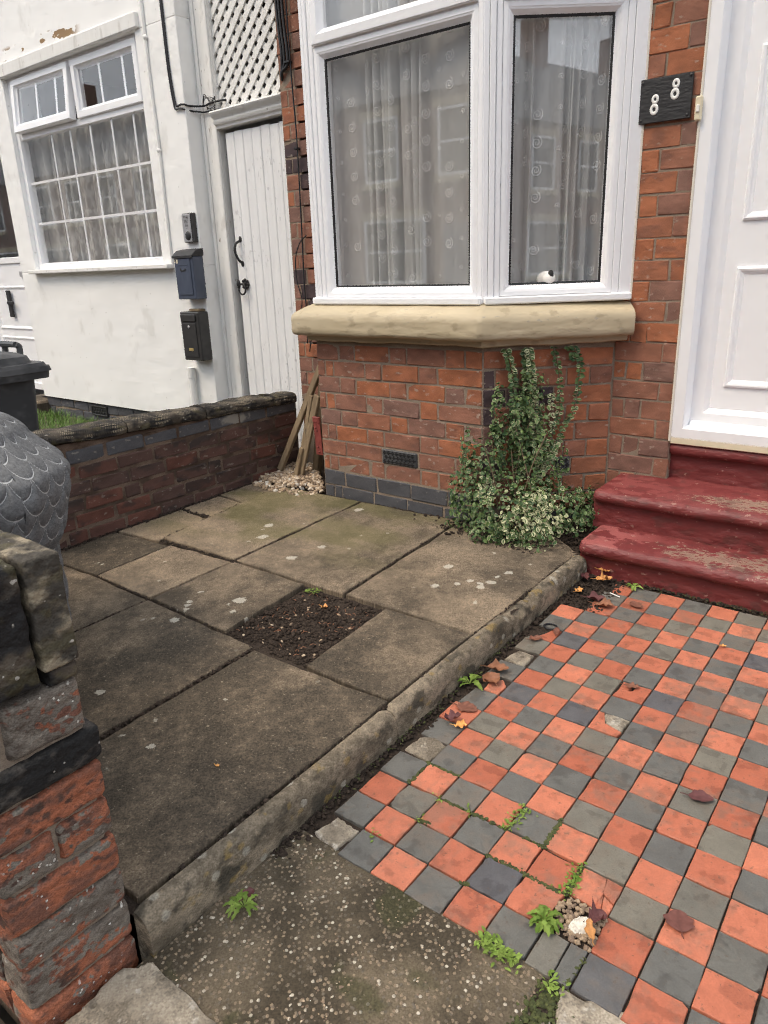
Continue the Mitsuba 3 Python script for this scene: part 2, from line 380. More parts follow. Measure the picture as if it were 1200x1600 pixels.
def apron_color(p, n, uv):
    c = mix((0.054, 0.043, 0.029), (0.130, 0.103, 0.070), smoothstep(0.3, 0.7, fbm(p.x * 6, p.y * 6, 1.0, 4)))
    d1, d2, r = voronoi(p.x * 95, p.y * 95)
    st = smoothstep(0.42, 0.30, d1) * dr.select(r > 0.45, 1.0, 0.0)
    tone = mix(mix((0.13, 0.11, 0.085), (0.26, 0.20, 0.14), smoothstep(0.5, 0.8, r)), (0.50, 0.45, 0.37), smoothstep(0.90, 0.96, r))
    c = mix(c, tone, st * 0.85)
    moss = smoothstep(0.6, 0.74, fbm(p.x * 10 + 3, p.y * 10, 6.0, 4))
    c = mix(c, (0.045, 0.045, 0.02), moss * 0.7)
    return c * (0.7 + 0.6 * noise(p.x * 350, p.y * 350, 2.0))
def apron_bump(p, n, uv):
    d1, d2, r = voronoi(p.x * 95, p.y * 95)
    return smoothstep(0.5, 0.1, d1) * dr.select(r > 0.45, 1.0, 0.0) + fbm(p.x * 120, p.y * 120, 1.0, 2)
pri('aggregate', apron_color, 0.85, apron_bump, 0.003, 0.25)

def pebble_color(p, n, uv):
    t = uv.x
    c = mix(mix((0.17, 0.12, 0.085), (0.34, 0.25, 0.165), smoothstep(0.0, 0.5, t)), mix((0.48, 0.39, 0.29), (0.58, 0.54, 0.47), smoothstep(0.8, 1.0, t)), smoothstep(0.5, 0.8, t))
    return c * (0.75 + 0.5 * fbm(p.x * 150 + t * 60, p.y * 150, p.z * 150, 2))
pri('pebble', pebble_color, 0.65, None, 1, 0.35)

def soil_color(p, n, uv):
    c = mix((0.014, 0.011, 0.009), (0.062, 0.046, 0.036), fbm(p.x * 60 + uv.x * 20, p.y * 60, p.z * 60 + uv.y * 20, 3))
    return c * (0.6 + 0.8 * noise(p.x * 300, p.y * 300, p.z * 300))
pri('soil', soil_color, 0.95, lambda p, n, uv: fbm(p.x * 120, p.y * 120, p.z * 120, 4), 0.012, 0.15)
def ground_color(p, n, uv):
    return mix((0.06, 0.05, 0.038), (0.12, 0.10, 0.08), fbm(p.x * 2, p.y * 2, 0.0, 4))
pri('earth', ground_color, 0.95, None, 1, 0.1)
pri('asphalt', lambda p, n, uv: mix((0.045, 0.045, 0.047), (0.07, 0.068, 0.066), fbm(p.x * 20, p.y * 20, 0.0)), 0.9, None, 1, 0.2)

def step_color(p, n, uv):
    red = mix((0.125, 0.022, 0.023), (0.175, 0.037, 0.035), fbm(p.x * 14, p.y * 14, p.z * 14, 4))
    top = smoothstep(0.55, 0.9, dr.abs(n.z))
    # worn through to pale stone where feet land, flaked edges
    q = fbm(p.x * 26, p.y * 40, p.z * 30, 4)
    foot1 = smoothstep(0.34, 0.04, dr.sqrt(dr.square((p.x + 0.60) * 0.75) + dr.square((p.y - 3.27) * 2.1)))
    foot2 = smoothstep(0.38, 0.04, dr.sqrt(dr.square((p.x + 0.55) * 0.60) + dr.square((p.y - 3.01) * 2.0)))
    wear = dr.select(p.z > 0.3, foot1, foot2) * top
    q = 0.5 * q + 0.5 * fbm(p.x * 70, p.y * 150, p.z * 60, 4)
    m = smoothstep(0.49, 0.57, q + 0.29 * wear - 0.20) * smoothstep(0.02, 0.3, wear)
    pale = mix((0.26, 0.165, 0.122), (0.19, 0.115, 0.09), fbm(p.x * 45, p.y * 45, 3.0, 3))
    faded = smoothstep(0.47, 0.53, fbm(p.x * 13, p.y * 21, p.z * 13 + 7, 4))
    c = mix(red, (0.30, 0.088, 0.082), faded * (0.15 + 0.75 * smoothstep(-0.85, -1.1, p.x) * dr.select(p.z < 0.3, 1.0, 0.3)) * top)
    c = mix(c, pale, m)
    grime = smoothstep(0.55, 0.72, fbm(p.x * 17, p.y * 17, p.z * 24 + 4, 5))
    c = mix(c, (0.075, 0.03, 0.026), grime * 0.55)
    chip = smoothstep(0.70, 0.76, fbm(p.x * 55, p.y * 55, p.z * 55 + 2, 4))
    c = mix(c, (0.34, 0.19, 0.155), chip * 0.6)
    return c * (0.88 + 0.24 * noise(p.x * 300, p.y * 300, p.z * 300))
pri('step_paint', step_color, 0.5, lambda p, n, uv: fbm(p.x * 30, p.y * 60, p.z * 40, 5), 0.009, 0.4)

def render_color(p, n, uv):
    c = mix((0.72, 0.72, 0.705), (0.80, 0.80, 0.785), fbm(p.x * 2.2, p.y * 2, p.z * 2.2, 3))
    dirt = smoothstep(0.60, 0.78, fbm(p.x * 7, p.y * 7, p.z * 4, 4))
    c = mix(c, (0.52, 0.51, 0.48), dirt * 0.4)
    crack = smoothstep(0.83, 0.90, fbm(p.x * 40 + 3, p.y * 40, p.z * 34, 2))
    c = mix(c, (0.38, 0.36, 0.33), crack * 0.5)
    peel = smoothstep(0.60, 0.64, fbm(p.x * 10, 1.0, p.z * 20, 4)) * smoothstep(3.06, 3.075, p.z) * smoothstep(3.17, 3.13, p.z) * smoothstep(-6.55, -6.45, p.x) * smoothstep(-5.35, -5.5, p.x)
    c = mix(c, (0.27, 0.18, 0.10), peel)
    return c
pri('white_render', render_color, 0.8, lambda p, n, uv: fbm(p.x * 14, p.y * 14, p.z * 14, 4) + 0.25 * fbm(p.x * 90, p.y * 90, p.z * 90, 2), 0.007, 0.2)
pri('upvc', (0.74, 0.745, 0.76), 0.3, None, 1, 0.5)
def painted_wood(p, n, uv):
    c = mix((0.64, 0.635, 0.61), (0.74, 0.735, 0.715), fbm(p.x * 30, p.y * 30, p.z * 2.5, 3))
    grime = smoothstep(0.62, 0.8, fbm(p.x * 22 + 5, p.y * 22, p.z * 7, 4))
    c = mix(c, (0.44, 0.42, 0.385), grime * 0.5)
    chip = smoothstep(0.80, 0.84, fbm(p.x * 60, p.y * 60, p.z * 26 + 9, 3))
    return mix(c, (0.20, 0.16, 0.125), chip * 0.8)
pri('white_wood', painted_wood, 0.65, lambda p, n, uv: fbm(p.x * 120, p.y * 120, p.z * 9, 3), 0.0025, 0.25)
def gate_color(p, n, uv):
    c = mix((0.66, 0.665, 0.67), (0.75, 0.755, 0.755), fbm(p.x * 40, 1.0, p.z * 2.2, 3))
    scrib = smoothstep(0.70, 0.76, fbm(p.x * 60, 2.0, p.z * 32, 2)) * smoothstep(0.5, 0.62, fbm(p.x * 6 + 1, 3.0, p.z * 4 + 2, 2))
    return mix(c, (0.32, 0.32, 0.34), scrib * 0.45)
pri('gate_paint', gate_color, 0.55, lambda p, n, uv: fbm(p.x * 120, p.y * 120, p.z * 9, 3), 0.0015, 0.3)

def cream_color(p, n, uv):
    c = mix((0.38, 0.315, 0.205), (0.46, 0.39, 0.27), fbm(p.x * 9, p.y * 9, p.z * 16, 4))
    dirt = smoothstep(0.58, 0.76, fbm(p.x * 16, p.y * 16, p.z * 22 + 4, 4))
    c = mix(c, (0.24, 0.19, 0.12), dirt * 0.5)
    flake = smoothstep(0.70, 0.73, 0.6 * fbm(p.x * 26, p.y * 26, p.z * 40, 3) + 0.4 * fbm(p.x * 90, p.y * 90, p.z * 110 + 3, 3))
    c = mix(c, (0.30, 0.27, 0.22), flake * 0.7)
    return c
pri('cream_paint', cream_color, 0.55, lambda p, n, uv: fbm(p.x * 18, p.y * 18, p.z * 36, 5), 0.006, 0.35)
pri('cream_plastic', (0.62, 0.55, 0.40), 0.45)
pri('sealant', (0.62, 0.58, 0.50), 0.7)
pri('rubber', (0.012, 0.012, 0.013), 0.5)
pri('cable', (0.014, 0.014, 0.016), 0.45)
pri('black_paint', lambda p, n, uv: mix((0.016, 0.016, 0.017), (0.035, 0.034, 0.033), fbm(p.x * 30, p.y * 30, p.z * 30)), 0.42, None, 1, 0.5)
pri('navy_paint', lambda p, n, uv: mix((0.040, 0.052, 0.080), (0.066, 0.080, 0.115), fbm(p.x * 25, p.y * 25, p.z * 8)), 0.33, None, 1, 0.5)
pri('slate', lambda p, n, uv: mix((0.012, 0.012, 0.013), (0.030, 0.030, 0.032), fbm(p.x * 20, p.y * 20, p.z * 60, 4)), 0.5, lambda p, n, uv: fbm(p.x * 50, p.y * 50, p.z * 140, 3), 0.002, 0.4)
pri('white_paint', lambda p, n, uv: mix((0.70, 0.70, 0.68), (0.60, 0.60, 0.57), smoothstep(0.6, 0.7, fbm(p.x * 150, p.y * 150, p.z * 150, 2))), 0.5)
pri('bin_plastic', lambda p, n, uv: mix((0.040, 0.042, 0.045), (0.072, 0.073, 0.076), smoothstep(0.4, 0.7, fbm(p.x * 12, p.y * 12, p.z * 12, 4))), 0.45, lambda p, n, uv: noise(p.x * 500, p.y * 500, p.z * 500), 0.0008, 0.4)
pri('silver', (0.55, 0.55, 0.56), 0.35, None, 1, 0.5, metallic=0.7)
pri('brass', (0.50, 0.38, 0.16), 0.4, None, 1, 0.5, metallic=0.6)
pri('iron', (0.02, 0.02, 0.021), 0.5)
pri('rust_metal', lambda p, n, uv: mix((0.16, 0.035, 0.03), (0.24, 0.06, 0.05), fbm(p.x * 60, p.y * 60, p.z * 60)), 0.5)
def wood_color(p, n, uv):
    g = fbm(p.x * 90 + uv.y * 30, p.y * 90, p.z * 5, 3)
    c = mix((0.16, 0.115, 0.072), (0.31, 0.235, 0.15), g) * (0.45 + 0.55 * uv.x)
    return mix(c, (0.07, 0.055, 0.04), smoothstep(0.66, 0.8, fbm(p.x * 40, p.y * 40, p.z * 14, 3)) * 0.6)
pri('timber', wood_color, 0.8, lambda p, n, uv: fbm(p.x * 160, p.y * 160, p.z * 9, 3), 0.002, 0.2)

def leaf_color(p, n, uv):           # uv.x: 0 plain green .. 1 cream variegated ; uv.y: 0 midrib .. 1 margin
    g = mix((0.026, 0.062, 0.022), (0.140, 0.205, 0.060), dr.square(noise(p.x * 48, p.y * 48, p.z * 48)))
    cr = C3(0.50, 0.50, 0.30)
    edge = smoothstep(1.42 - 1.12 * uv.x, 1.62 - 1.12 * uv.x, uv.y + 0.4 * noise(p.x * 260, p.y * 260, p.z * 260))
    return mix(g, cr, edge)
scene['leaf'] = {'type': 'twosided', 'bsdf': {'type': 'principled', 'base_color': proc(leaf_color), 'roughness': 0.5, 'specular': 0.3}}
def weed_color(p, n, uv):
    return mix((0.13, 0.23, 0.04), (0.32, 0.42, 0.11), noise(p.x * 60, p.y * 60, p.z * 60)) * (0.65 + 0.5 * uv.x)
scene['weed_leaf'] = {'type': 'principledthin', 'base_color': proc(weed_color), 'roughness': 0.5, 'diff_trans': 0.5}
def dead_color(p, n, uv):           # uv.x: 0 purple brown, 0.5 brown, 1 yellow
    c = mix(mix((0.075, 0.028, 0.028), (0.15, 0.065, 0.035), smoothstep(0.1, 0.5, uv.x)), (0.45, 0.22, 0.07), smoothstep(0.6, 0.95, uv.x))
    v = 0.7 + 0.6 * fbm(p.x * 120, p.y * 120, p.z * 50, 3)
    return c * v * (1.75 - 0.5 * uv.y)
scene['dead_leaf'] = {'type': 'twosided', 'bsdf': {'type': 'principled', 'base_color': proc(dead_color), 'roughness': 0.6, 'specular': 0.3}}
scene['moss_green'] = {'type': 'twosided', 'bsdf': {'type': 'principled', 'base_color': proc(lambda p, n, uv: mix((0.030, 0.040, 0.012), (0.075, 0.082, 0.025), noise(p.x * 90, p.y * 90, uv.x * 30)) * (0.6 + 0.7 * uv.x)), 'roughness': 0.9}}

SW, SH = 0.078, 0.060
def quilt_seam(u, v):
    """(distance above the seam below, distance to the seam above) of the scale stitching"""
    below, above = mi.Float(9), mi.Float(9)
    k0 = dr.floor(v / SH)
    for k in (-1, 0, 1, 2, 3):
        kk = k0 + k
        off = (kk - 2 * dr.floor(kk / 2)) * 0.5
        x = u / SW + off; dx = (x - dr.floor(x) - 0.5) * SW
        z = kk * SH + SH * 0.5 - dr.sqrt(dr.maximum(SW * SW * 0.25 - dx * dx, 0)) * 2.1
        d = v - z
        below = dr.select(d >= 0, dr.minimum(below, d), below)
        above = dr.select(d < 0, dr.minimum(above, -d), above)
    return below, above
def quilt_color(p, n, uv):
    b, a = quilt_seam(uv.x, uv.y)
    s = dr.minimum(b, a)
    c = mix((0.070, 0.072, 0.075), (0.185, 0.187, 0.190), fbm(uv.x * 200, uv.y * 200, 0.0, 4))
    c = c * (0.85 + 0.3 * noise(uv.x * 900, uv.y * 260, 0.0))
    return mix(c, (0.52, 0.52, 0.52), smoothstep(0.0026, 0.0014, s) * 0.7)
pri('quilt', quilt_color, 0.9, None, 1, 0.15, sheen=0.3)

def net_opacity(p, n, uv):
    return 0.54 + 0.16 * noise(uv.x * 700, uv.y * 160, 0.0) + 0.14 * noise(uv.x * 60, uv.y * 12, 1.0)
scene['net'] = {'type': 'mask', 'opacity': proc(net_opacity), 'bsdf': {'type': 'principledthin', 'base_color': {'type': 'rgb', 'value': [0.82, 0.82, 0.80]}, 'roughness': 0.8, 'diff_trans': 0.7}}
pri('thread', (0.84, 0.84, 0.82), 0.8)
def net2_opacity(p, n, uv):
    return 0.50 + 0.35 * smoothstep(0.5, 0.62, fbm(uv.x * 45, uv.y * 22, 0.0, 3)) + 0.1 * noise(uv.x * 500, uv.y * 160, 0.0)
scene['net_flower'] = {'type': 'mask', 'opacity': proc(net2_opacity), 'bsdf': {'type': 'principledthin', 'base_color': {'type': 'rgb', 'value': [0.72, 0.72, 0.70]}, 'roughness': 0.8, 'diff_trans': 0.7}}
scene['pane'] = {'type': 'thindielectric', 'int_ior': 1.55}
pri('room_paint', (0.26, 0.245, 0.225), 0.9)
pri('far_brick', lambda p, n, uv: mix((0.13, 0.075, 0.058), (0.19, 0.11, 0.085), noise(p.x * 8, p.y * 4, dr.floor(p.z / 0.08) * 3.1)), 0.9)
pri('roof_slate', lambda p, n, uv: mix((0.07, 0.072, 0.08), (0.11, 0.11, 0.115), noise(p.x * 4, p.y * 9, p.z * 9)), 0.7)
pri('toy_white', (0.72, 0.70, 0.66), 0.8)
pri('toy_black', (0.02, 0.02, 0.02), 0.8)
pri('grass', lambda p, n, uv: mix((0.055, 0.13, 0.018), (0.16, 0.26, 0.05), noise(p.x * 20, p.y * 20, uv.x * 40)) * (0.6 + 0.6 * uv.x), 0.6)

# ------------------------------------------------------------------ levels
def path_z(x, y): return 0.001 * np.asarray(x) + 0.0198 * np.asarray(y)
def slab_z(x, y): return 0.12 + 0.01527 * np.asarray(x) + 0.01563 * np.asarray(y)
def poly_sheet(poly, zfn, step=None):
    P = np.asarray(poly, float)
    return np.c_[P, zfn(P[:, 0], P[:, 1])], np.array([[0, k, k + 1] for k in range(1, len(P) - 1)])
def rect_sheet(x0, x1, y0, y1, zfn, nx=1, ny=1, amp=0.0, freq=20):
    def fn(u, v):
        x = x0 + u * (x1 - x0); y = y0 + v * (y1 - y0); z = zfn(x, y) + 0 * x
        if amp: z = z + amp * (meshkit.fbm(np.stack([x * freq, y * freq, x * 0], -1), 3, 5) - 0.5)
        return np.stack([x, y, z], -1)
    return grid(nx, ny, fn)

# ------------------------------------------------------------------ setting: ground, street
setting('ground', rect_sheet(-150, 150, -150, 150, lambda x, y: 0 * x - 0.16), 'earth')
setting('road', rect_sheet(-60, 60, -8.2, -2.4, lambda x, y: 0 * x - 0.11), 'asphalt')
setting('pavement', outward(join([cbox(-60, 60, -2.4, 0.34, -0.155, -0.004, 0.02)])), 'earth')
setting('far_pavement', cbox(-60, 60, -10.2, -8.2, -0.155, 0.0, 0.02), 'earth')
setting('garden_soil', rect_sheet(-3.47, -1.2, 0.6, 3.5, lambda x, y: slab_z(x, y) - 0.022, 60, 70, 0.012, 30), 'soil', smooth=True)

# path: bedding, tiles
setting('path', rect_sheet(-1.19, 0.55, 0.98, 2.97, lambda x, y: path_z(x, y) - 0.009, 70, 80, 0.006, 40), 'soil', smooth=True)
TS, TH = 0.10329, 0.00742
def tile_xy(i, j):
    return (-1.0255 + TS * (i * math.cos(TH) - j * math.sin(TH)), 1.2553 + TS * (i * math.sin(TH) + j * math.cos(TH)))
tr = np.random.default_rng(11)
def tile_piece(poly_ij, red, rise=0.0, tiltx=0.0, tilty=0.0, wob=0.0007, n=6, bev=0.0022):
    P = [tile_xy(*p) for p in poly_ij]
    c = np.mean(P, axis=0)
    zf = lambda x, y: path_z(x, y) + tiltx * (np.asarray(x) - c[0]) + tilty * (np.asarray(y) - c[1])
    m = slab(P, zf, 0.02, bev, n, wob, int(tr.integers(1e9)), rise, inner=False)
    part('path', 'tile', m, 'tile', uv=uvc(m, 0.2 if red else 0.8, tr.random()))
G = 0.012
MISS = {(-1, 2), (-1, 6), (-1, 8), (-1, 10), (-1, 14), (-1, 15), (-1, 13), (0, 15), (5, -1), (5, -2), (3, 8), (3, 6), (-1, -2), (5, 0), (4, 0)}
for j in range(-2, 16):
    for i in range(-1, 15):
        if (i, j) in MISS: continue
        red = (i + j) % 2 != 0
        loose = 1.0 if (i < 5 and j < 2) or (i <= 0) else 0.5
        g = G + (0.012 if i < 5 and j < 2 else 0) * tr.random() + 0.006 * tr.random()
        dx, dy = tr.normal(0, 0.006 * loose, 2); a = tr.normal(0, 0.008 * loose)
        pts = []
        for (u, v) in ((g, g), (1 - g, g), (1 - g, 1 - g), (g, 1 - g)):
            ux, vy = u - 0.5, v - 0.5
            pts.append((i + 0.5 + dx + ux * math.cos(a) - vy * math.sin(a), j + 0.5 + dy + ux * math.sin(a) + vy * math.cos(a)))
        if tr.random() < .16:
            q = int(tr.integers(4)); a_, b_ = np.array(pts[q]), np.array(pts[(q + 1) % 4]); c_ = np.array(pts[q - 1]); h1, h2 = .05 + .10 * tr.random(2)
            pts = pts[:q] + [tuple(a_ + (c_ - a_) * h1), tuple(a_ + (b_ - a_) * h2)] + pts[q + 1:]
        if (i, j) == (-1, 5): pts[3] = (pts[3][0] + .18, pts[3][1] - .02); pts[0] = (pts[0][0] + .1, pts[0][1])
        tile_piece(pts, red, tr.normal(0, 0.0007), tr.normal(0, 0.007 * loose), tr.normal(0, 0.007 * loose), wob=0.0007 if (i, j) not in ((3, -1), (4, -1), (0, 0), (1, 2), (7, 12)) else 0.0022)
# cracked, split and broken tiles
tile_piece([(4.03, 0.02), (4.96, 0.0), (4.98, 0.9), (4.04, 0.93)], True, 0.001)
tile_piece([(5.05, .1), (5.62, .06), (5.66, .12), (5.70, .50), (5.60, .96), (5.06, .97)], True, 0.0, wob=0.0004)
tile_piece([(5.68, .52), (5.985, .36), (5.985, .95), (5.615, .96)], True, 0.0006, wob=0.0004)
tile_piece([(5.635, .05), (5.82, .02), (5.71, .48), (5.675, .40)], True, 0.0002, wob=0.0003)
tile_piece([(5.835, .02), (5.98, .02), (5.985, .335), (5.72, .475)], True, -0.0005, wob=0.0003)
tile_piece([(5.02, -1.98), (5.58, -1.99), (5.585, -1.03), (5.03, -1.02)], False, 0.0)
tile_piece([(5.61, -1.99), (5.97, -1.98), (5.975, -1.03), (5.615, -1.03)], False, 0.0006)
tile_piece([(3.03, 8.03), (3.97, 8.02), (3.97, 8.97), (3.55, 8.97), (3.5, 8.6), (3.3, 8.42), (3.1, 8.5)], True, 0)
tile_piece([(3.06, 8.6), (3.28, 8.5), (3.42, 8.7), (3.30, 8.96), (3.05, 8.96)], True, -0.003, 0.05, 0.03)
tile_piece([(3.03, 6.03), (3.9, 6.03), (3.96, 6.30), (3.45, 6.36), (3.22, 6.62), (3.18, 6.97), (3.03, 6.97)], True, 0)
tile_piece([(-0.7, 10.05), (-.02, 10.03), (-.03, 10.95), (-.35, 10.9), (-.5, 10.4)], True, 0)
tile_piece([(-0.55, 6.05), (-.03, 6.03), (-.03, 6.6), (-.3, 6.9), (-.62, 6.5)], True, -0.001)
tile_piece([(0.3, 15.05), (.97, 15.03), (.97, 15.95), (0.15, 15.9)], True, 0.0)
for poly, sd in (([(-.93, 2.15), (-.05, 2.05), (.02, 2.9), (-.5, 3.08), (-.95, 2.8)], 1), ([(-.9, 8.1), (-.12, 8.05), (-.1, 8.85), (-.75, 8.9)], 2), ([(3.27, 6.66), (3.5, 6.41), (3.97, 6.36), (3.97, 6.97), (3.24, 6.97)], 3), ([(-.95, -1.8), (-.1, -1.95), (-.05, -1.15), (-.8, -1.05)], 4)):
    m = slab([tile_xy(*p) for p in poly], path_z, 0.03, 0.006, 6, 0.003, sd, 0.001)
    part('path', 'stone_infill', m, 'sandstone', uv=uvc(m, 0.85))
rr = np.random.default_rng(5)
# crumbs and moss caught along the joints and the kerb: uncountable
pos = []
for k in range(900):
    y = 0.95 + 1.98 * rr.random(); x = -1.166 + abs(rr.normal(0, 0.012 + 0.012 * (rr.random() < 0.25)))
    pos.append((x, y, path_z(x, y) - 0.001 - 0.10 * max(0, x + 1.155)))
for k in range(500):
    x, y = tile_xy(-1 + 1.6 * rr.random() ** 1.3, 13 + 3.3 * rr.random())
    pos.append((x, y, path_z(x, y) - 0.002 + 0.004 * rr.random()))
for k in range(420):
    x = -0.92 + 1.4 * rr.random(); y = 2.945 - abs(rr.normal(0, 0.012)); pos.append((x, y, path_z(x, y) + 0.001))
m, tone = pebbles(pos, 0.003 + 0.007 * rr.random(len(pos)) ** 2, 0.7, 3)
part('path', 'crumbs', m, 'soil', kind='stuff', uv=tone)
pos = []
for (i0, j0, i1, j1, n) in ((4, 1, 4, 2.1, 90), (3.5, 1, 4.1, 1, 40), (4, 0, 5, 0, 80), (5, 0, 5, 1, 90), (2, 1, 3, 1, 50), (1, 1, 2, 1, 30), (1, 0, 1.3, 0.1, 30), (3, 0, 4, 0.05, 60), (3, -1, 3.1, -1, 20), (5.9, -2, 6, -1.2, 20), (-0.1, 2, 1, 2, 60), (0, 1, 0, 2, 40)):
    for k in range(n):
        t = rr.random(); x, y = tile_xy(i0 + (i1 - i0) * t + rr.normal(0, 0.025), j0 + (j1 - j0) * t + rr.normal(0, 0.025)); pos.append((x, y, path_z(x, y) - 0.001))
m, tone = pebbles(pos, 0.0025 + 0.004 * rr.random(len(pos)), 0.6, 4)
part('path', 'moss', m, 'moss_green', kind='stuff', uv=tone)
m, tone = pebbles([(*p, path_z(*p) + 0.001) for p in [tile_xy(5 + rr.random(), -1 + rr.random()) for k in range(160)]], 0.003 + 0.006 * rr.random(160), 0.7, 6)
part('path', 'grit', m, 'pebble', kind='stuff', uv=tone * [0.5, 1])

# exposed-aggregate concrete in front of the tiles
ap = [(-1.17, 0.56), (-1.02, 0.585), (-0.9, 0.50), (-0.9, 0.1), (-0.42, 0.1), (-0.43, 1.0), (-0.455, 1.046), (-1.02, 1.043), (-1.15, 1.1), (-1.168, 1.05)]
setting('concrete_apron', rect_sheet(-1.175, -0.435, 0.0, 1.06, lambda x, y: path_z(x, y) - 0.004 - 0.02 * np.clip((x + 0.47) / 0.05, 0, 1), 90, 130, 0.005, 14), 'aggregate', smooth=True)
pos = []
while len(pos) < 3800:
    x, y = -1.155 + 0.70 * rr.random(), 0.42 + 0.62 * rr.random()
    if meshkit.noise(np.array([x * 9, y * 9, 3.0])) > 0.30 and not (x < -0.93 and y < 0.585): pos.append((x, y, path_z(x, y) - 0.0055))
m, tone = pebbles(pos, 0.0013 + 0.0036 * rr.random(len(pos)) ** 3, 0.45, 9); tone = tone ** [3.0, 1]
part('concrete_apron', 'pebbles', m, 'pebble', kind='stuff', uv=tone)
m = slab([(-1.185, 0.36), (-0.93, 0.33), (-0.90, 0.50), (-0.935, 0.585), (-1.15, 0.59), (-1.19, 0.545)], lambda x, y: path_z(x, y) + 0.006, 0.05, 0.008, 10, 0.004, 21)
part('concrete_apron', 'threshold_stone', m, 'sandstone', uv=uvc(m, 0.95, 0.3))
for k, poly in enumerate([[(-.418, 1.047), (-.30, 1.07), (-.24, 1.03), (-.25, .93), (-.36, .90), (-.40, .97)], [(-.425, .965), (-.405, .97), (-.37, .895), (-.30, .8), (-.43, .80)], [(-.235, 1.03), (-.12, 1.03), (-.1, .8), (-.28, .8), (-.245, .92)]]):
    m = slab(poly, lambda x, y: path_z(x, y) - 0.003, 0.03, 0.007, 8, 0.005, 30 + k)
    part('concrete_apron', 'stone_infill', m, 'sandstone', uv=uvc(m, 0.99, 0.7 + 0.1 * k))
setting('path_edge', rect_sheet(-0.44, 0.6, 0.0, 1.06, lambda x, y: path_z(x, y) - 0.018, 40, 40, 0.01, 30), 'soil', smooth=True)
pos = [(-0.43 + 0.035 * rr.normal() * 0.6, 0.9 + 0.15 * rr.random(), 0.012) for k in range(260)]
m, tone = pebbles(pos, 0.003 + 0.005 * rr.random(260), 0.7, 12)
part('path_edge', 'moss', m, 'moss_green', kind='stuff', uv=tone)

# paving slabs of the front garden
struct('paving')
SL = [([(-1.826, .62), (-1.229, .62), (-1.229, 1.529), (-1.834, 1.526)], .24), ([(-2.57, .70), (-1.852, .70), (-1.85, 1.537), (-2.541, 1.570)], .28), ([(-3.45, .9), (-2.572, .9), (-2.553, 1.572), (-3.0, 1.592), (-3.45, 1.585)], .25),
      ([(-2.985, 1.603), (-2.56, 1.592), (-2.555, 2.036), (-3.005, 2.03)], .62), ([(-3.45, 1.60), (-3.0, 1.612), (-3.018, 2.022), (-3.455, 2.0)], .12), ([(-2.543, 1.592), (-2.043, 1.566), (-2.072, 2.040), (-2.545, 2.046)], .32),
      ([(-1.598, 1.548), (-1.229, 1.543), (-1.229, 2.034), (-1.626, 2.034)], .30), ([(-3.118, 2.075), (-2.56, 2.064), (-2.582, 3.035), (-3.235, 3.035), (-3.20, 2.66)], .52), ([(-3.455, 2.02), (-3.13, 2.045), (-3.17, 2.40), (-3.45, 2.44)], .7),
      ([(-3.455, 2.455), (-3.178, 2.412), (-3.205, 2.69), (-3.45, 2.72)], .7), ([(-3.455, 2.735), (-3.212, 2.70), (-3.245, 3.03), (-3.45, 3.03)], .55), ([(-2.545, 2.064), (-1.866, 2.052), (-1.915, 3.035), (-2.572, 3.035)], .42),
      ([(-1.852, 2.052), (-1.229, 2.046), (-1.222, 2.93), (-1.42, 3.1), (-1.80, 3.03), (-1.90, 3.035)], .46)]
for k, (poly, tone) in enumerate(SL):
    m = slab(poly, slab_z, 0.05, 0.006, 0, 0.0028, 50 + k, (0, .002, -.002, .001, -.004, 0, .001, .004, -.006, -.004, 0, .002, 0)[k])
    part('paving', 'slab', m, 'flagstone', uv=uvc(m, tone, 0.07 + 0.07 * k))
pos = []
for (x0, y0, x1, y1, n, w) in ((-1.84, .8, -1.843, 1.53, 260, .008), (-2.55, 1.58, -1.84, 1.535, 110, .006), (-2.56, 2.055, -2.58, 3.03, 260, .010), (-3.1, 2.05, -2.5, 2.05, 200, .010), (-1.86, 2.05, -1.92, 3.0, 90, .005), (-2.56, 1.1, -2.55, 1.58, 60, .005),
                           (-3.46, 1.6, -3.46, 3.0, 500, .012), (-2.87, 3.04, -1.9, 3.04, 420, .010), (-3.15, 2.42, -3.4, 2.43, 90, .014), (-1.22, .7, -1.225, 2.9, 260, .004), (-3.13, 2.07, -3.22, 2.9, 90, .006), (-2.99, 1.6, -2.56, 1.58, 90, .006)):
    for k in range(n):
        t = rr.random(); x, y = x0 + (x1 - x0) * t + rr.normal(0, w), y0 + (y1 - y0) * t + rr.normal(0, w * .6); pos.append((x, min(y, 3.046), slab_z(x, y) - 0.004 + 0.003 * rr.random()))
m, tone = pebbles(pos, 0.003 + 0.006 * rr.random(len(pos)) ** 2, 0.7, 14)
part('paving', 'crumbs', m, 'soil', kind='stuff', uv=tone)
# the square planting hole
pos = []
for k in range(2600):
    x, y = -2.05 + 0.44 * rr.random(), 1.565 + 0.475 * rr.random()
    pos.append((x, y, slab_z(x, y) - 0.026 + 0.014 * float(meshkit.fbm(np.array([x * 14, y * 14, 0.0]), 3, 2))))
m, tone = pebbles(pos, 0.002 + 0.009 * rr.random(len(pos)) ** 3, 0.7, 15)
part('garden_soil', 'crumbs', m, 'soil', kind='stuff', uv=tone)

